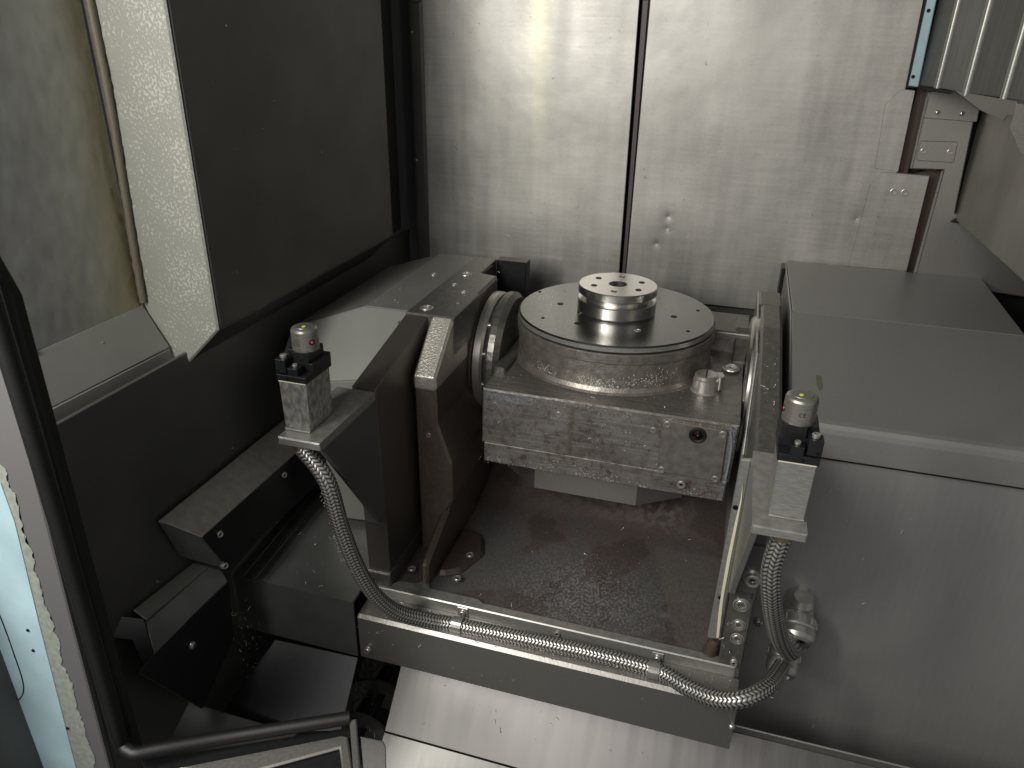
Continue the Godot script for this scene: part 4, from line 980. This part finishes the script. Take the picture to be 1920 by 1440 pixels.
# a flat outline given depth: the outline is the shown face with normal n, the body lies behind it
func extrude(st: SurfaceTool, loop: Array, n: Vector3, thick: float, bev := 0.0008) -> void:
	var u := n.cross(Vector3.UP if absf(n.y) < 0.9 else Vector3.RIGHT).normalized()
	var v := n.cross(u)
	var o: Vector3 = loop[0]
	var p := PackedVector2Array()
	for q in loop:
		p.append(Vector2((q - o).dot(u), (q - o).dot(v)))
	var area := 0.0
	for i in p.size():
		area += p[i].cross(p[(i + 1) % p.size()])
	if area < 0.0:
		p.reverse()
	bev = min(bev, thick * 0.45)
	for tries in 4:
		if not Geometry2D.triangulate_polygon(inset(p, bev)).is_empty():
			break
		bev *= 0.4
	var cnt := p.size()
	var ins := inset(p, bev)
	var O := [o, u, v, n]
	var idx := Geometry2D.triangulate_polygon(ins)
	if idx.is_empty():
		push_warning("outline not triangulated")
	for k in range(0, idx.size(), 3):
		tri(st, lift(O, ins[idx[k]], 0.0), lift(O, ins[idx[k + 1]], 0.0), lift(O, ins[idx[k + 2]], 0.0), n, n, n)
		tri(st, lift(O, ins[idx[k]], thick), lift(O, ins[idx[k + 1]], thick), lift(O, ins[idx[k + 2]], thick), -n, -n, -n)
	for i in cnt:
		var j := (i + 1) % cnt
		var d := (p[j] - p[i]).normalized()
		var out := u * d.y - v * d.x
		quad(st, lift(O, ins[i], 0.0), lift(O, ins[j], 0.0), lift(O, p[j], bev), lift(O, p[i], bev), (out + n).normalized())
		quad(st, lift(O, p[i], bev), lift(O, p[j], bev), lift(O, p[j], thick - bev), lift(O, p[i], thick - bev), out)
		quad(st, lift(O, p[i], thick - bev), lift(O, p[j], thick - bev), lift(O, ins[j], thick), lift(O, ins[i], thick), (out - n).normalized())

func inset(p: PackedVector2Array, d: float) -> PackedVector2Array:
	var ins := PackedVector2Array()
	var cnt := p.size()
	for i in cnt:
		var d0 := (p[i] - p[(i + cnt - 1) % cnt]).normalized()
		var d1 := (p[(i + 1) % cnt] - p[i]).normalized()
		var n0 := Vector2(-d0.y, d0.x)
		var m := (n0 + Vector2(-d1.y, d1.x)).normalized()
		ins.append(p[i] + m * d / max(0.35, m.dot(n0)))
	return ins

func lift(O: Array, q: Vector2, h: float) -> Vector3:
	return O[0] + O[1] * q.x + O[2] * q.y - O[3] * h

# a sheet: the outline is the face seen from the open front
func sheet(loop: Array, thick := 0.002, bev := 0.0006, r := 0.0) -> ArrayMesh:
	var st := begin()
	add_sheet(st, loop, thick, bev, r)
	return st.commit()

func add_sheet(st: SurfaceTool, loop: Array, thick := 0.002, bev := 0.0006, r := 0.0) -> void:
	var n := newell(loop)
	if n.dot(EYE - loop[0]) < 0.0:
		n = -n
	extrude(st, rounded(loop, r), n, thick, bev)

# profiles: along x as [z, y], along z as [x, y], along y as [x, z]
func prism(st: SurfaceTool, axis: String, prof: Array, a: float, b: float, bev := 0.001, r := 0.0) -> void:
	var loop := []
	for q in prof:
		match axis:
			"x": loop.append(Vector3(b, q[1], q[0]))
			"y": loop.append(Vector3(q[0], b, q[1]))
			_: loop.append(Vector3(q[0], q[1], b))
	var n := Vector3.RIGHT if axis == "x" else Vector3.UP if axis == "y" else Vector3.BACK
	extrude(st, rounded(loop, r), n, b - a, bev)

func box(st: SurfaceTool, a: Vector3, b: Vector3, bev := 0.0008) -> void:
	prism(st, "z", [[a.x, a.y], [b.x, a.y], [b.x, b.y], [a.x, b.y]], a.z, b.z, bev)

func one_box(a: Vector3, b: Vector3, bev := 0.0008) -> ArrayMesh:
	var st := begin()
	box(st, a, b, bev)
	return st.commit()

func one_prism(axis: String, prof: Array, a: float, b: float, bev := 0.001, r := 0.0) -> ArrayMesh:
	var st := begin()
	prism(st, axis, prof, a, b, bev, r)
	return st.commit()

# turned shape: profile points (radius, height along the axis); corners stay crisp
func lathe(st: SurfaceTool, prof: Array, origin: Vector3, axis := Vector3.UP, seg := 32, phase := 0.0) -> void:
	axis = axis.normalized()
	var u := axis.cross(Vector3.RIGHT if absf(axis.x) < 0.9 else Vector3.UP).normalized()
	var v := axis.cross(u)
	for i in prof.size() - 1:
		var p: Vector2 = prof[i]
		var q: Vector2 = prof[i + 1]
		if p.distance_to(q) < 1e-6:
			continue
		var t := (q - p).normalized()
		for k in seg:
			var a0 := TAU * k / seg + phase
			var a1 := TAU * (k + 1) / seg + phase
			var r0 := u * cos(a0) + v * sin(a0)
			var r1 := u * cos(a1) + v * sin(a1)
			var n0 := r0 * -t.y + axis * t.x
			var n1 := r1 * -t.y + axis * t.x
			if t.y < 0.0 or (t.y == 0.0):
				pass
			# outward is to the left of the way the profile runs (from the top centre outwards and down)
			var A := origin + r0 * p.x + axis * p.y
			var B := origin + r1 * p.x + axis * p.y
			var C := origin + r1 * q.x + axis * q.y
			var D := origin + r0 * q.x + axis * q.y
			if p.x > 1e-6:
				tri(st, A, B, C, n0, n1, n1)
			if q.x > 1e-6:
				tri(st, A, C, D, n0, n1, n0)

func turned(prof: Array, origin: Vector3, axis := Vector3.UP, seg := 32) -> ArrayMesh:
	var st := begin()
	lathe(st, prof, origin, axis, seg)
	return st.commit()

func curve(pts: Array, step: float) -> Array:     # Catmull-Rom through the points
	var out := []
	for i in pts.size() - 1:
		var a: Vector3 = pts[max(i - 1, 0)]
		var b: Vector3 = pts[i]
		var c: Vector3 = pts[i + 1]
		var d: Vector3 = pts[min(i + 2, pts.size() - 1)]
		var n := int(max(2, b.distance_to(c) / step))
		for k in n:
			out.append(b.cubic_interpolate(c, a, d, float(k) / n))
	out.append(pts[-1])
	return out

var lumps := FastNoiseLite.new()

func tube(st: SurfaceTool, line: Array, r: float, seg := 16, per_round := 1.0, per_metre := 1.0, bulge := 0) -> void:
	var up := Vector3(0.13, 0.2, 0.97)
	var rings := []
	var dist := 0.0
	for i in line.size():
		var t: Vector3 = (line[min(i + 1, line.size() - 1)] - line[max(i - 1, 0)]).normalized()
		up = (up - t * up.dot(t)).normalized()
		var side := t.cross(up)
		if i > 0:
			dist += line[i].distance_to(line[i - 1])
		var ring := []
		for k in seg + 1:
			var a := TAU * k / seg
			var n := up * cos(a) + side * sin(a)
			var rr := r
			if bulge == 1:
				rr += braid_bulge(float(k) / seg, dist)
			elif bulge == 2:
				rr *= 1.0 + 0.35 * lumps.get_noise_2d(4.0 * cos(a), dist * 160.0)
			ring.append([line[i] + n * rr, n, Vector2(per_round * k / seg, dist * per_metre)])
		rings.append(ring)
	for i in line.size() - 1:
		for k in seg:
			var q := [rings[i][k], rings[i][k + 1], rings[i + 1][k + 1], rings[i + 1][k]]
			var flip: bool = (q[1][0] - q[0][0]).cross(q[2][0] - q[0][0]).dot(q[0][1]) > 0.0
			for j in ([0, 2, 1, 0, 3, 2] if flip else [0, 1, 2, 0, 2, 3]):
				st.set_normal(q[j][1])
				st.set_uv(q[j][2])
				st.add_vertex(q[j][0])
	for e in [0, line.size() - 1]:
		var n2: Vector3 = ((line[0] - line[1]) if e == 0 else (line[-1] - line[-2])).normalized()
		for k in seg:
			tri(st, line[e], rings[e][k][0], rings[e][k + 1][0], n2, n2, n2)

# ---------------------------------------------------------------- screws (shared meshes)
var screw_shapes := {}

func screw_mesh(style: String, r: float) -> ArrayMesh:
	var key := "%s%.4f" % [style, r]
	if not screw_shapes.has(key):
		var p := []
		match style:
			"cap":      # socket head, standing proud
				p = [Vector2(0, r * 0.35), Vector2(r * 0.48, r * 0.35), Vector2(r * 0.52, r * 0.95), Vector2(r * 0.86, r), Vector2(r, r * 0.86), Vector2(r, 0), Vector2(r * 1.25, 0.0), Vector2(r * 1.25, -0.001)]
			"low":      # socket head sunk in its counterbore, a ring round it
				p = [Vector2(0, -r * 0.1), Vector2(r * 0.38, -r * 0.1), Vector2(r * 0.42, r * 0.12), Vector2(r * 0.66, r * 0.14), Vector2(r * 0.74, r * 0.05), Vector2(r * 0.76, -r * 0.05), Vector2(r * 0.86, -r * 0.05), Vector2(r * 0.9, r * 0.1), Vector2(r, r * 0.06), Vector2(r * 1.04, -0.0006)]
			"button":   # dome head
				p = [Vector2(0, r * 0.3), Vector2(r * 0.4, r * 0.3), Vector2(r * 0.44, r * 0.72), Vector2(r * 0.7, r * 0.6), Vector2(r * 0.92, r * 0.34), Vector2(r, 0), Vector2(r, -0.001)]
			"hole":     # drilled hole with a countersunk rim
				p = [Vector2(0, 0.0001), Vector2(r * 0.8, 0.0001), Vector2(r * 0.86, 0.0006), Vector2(r, 0.0002), Vector2(r * 1.05, -0.0004)]
		var st := begin()
		lathe(st, p, Vector3.ZERO, Vector3.UP, 20)
		var both := st.commit()
		if style != "hole":                # the dark floor of the hex socket
			var q := begin()
			var y: float = p[0].y + 0.00012
			lathe(q, [Vector2(0, y), Vector2(r * (0.46 if style == "cap" else 0.38 if style == "button" else 0.40), y)], Vector3.ZERO, Vector3.UP, 6)
			q.commit(both)
			both.surface_set_material(1, hole_m)
		screw_shapes[key] = both
	return screw_shapes[key]

func screw(parent: Node3D, where: Vector3, axis: Vector3, r: float, style: String, mt: Material, called := "screw") -> MeshInstance3D:
	var o := put(called, screw_mesh(style, r), null, parent, where)
	o.set_surface_override_material(0, mt)
	var y := axis.normalized()
	var x := y.cross(Vector3.BACK if absf(y.z) < 0.9 else Vector3.RIGHT).normalized()
	o.basis = Basis(x, y, x.cross(y))
	return o

# ---------------------------------------------------------------- textures
func noise(size: int, sd: int, freq: float, oct := 4, kind := FastNoiseLite.TYPE_SIMPLEX_SMOOTH) -> Image:
	var f := FastNoiseLite.new()
	f.noise_type = kind
	f.seed = sd
	f.frequency = freq
	f.fractal_octaves = oct
	return f.get_seamless_image(size, size, false, false, 0.25, true)

func levels(im: Image, lo: float, hi: float, gain := 1.0, mid := 0.5) -> Image:
	var d := im.get_data()
	for i in d.size():
		var x := clampf((d[i] / 255.0 - mid) * gain + 0.5, 0.0, 1.0)
		d[i] = int(255.0 * lerpf(lo, hi, x))
	return Image.create_from_data(im.get_width(), im.get_height(), false, Image.FORMAT_L8, d)

func tex(im: Image) -> ImageTexture:
	return ImageTexture.create_from_image(im)

func bumps(im: Image, k: float) -> ImageTexture:
	var c := im.duplicate() as Image
	c.bump_map_to_normal_map(k)
	return tex(c)

func mat(called: String, c: Color, metal: float, rough: float) -> StandardMaterial3D:
	var m := StandardMaterial3D.new()
	m.resource_name = called
	m.albedo_color = c
	m.metallic = metal
	m.roughness = rough
	return m

func tri_map(m: StandardMaterial3D, scale: Vector3, al: Texture2D = null, ro: Texture2D = null, no: Texture2D = null, nk := 1.0) -> StandardMaterial3D:
	m.uv1_triplanar = true
	m.uv1_world_triplanar = true
	m.uv1_scale = scale
	if al: m.albedo_texture = al
	if ro: m.roughness_texture = ro
	if no:
		m.normal_enabled = true
		m.normal_texture = no
		m.normal_scale = nk
	return m
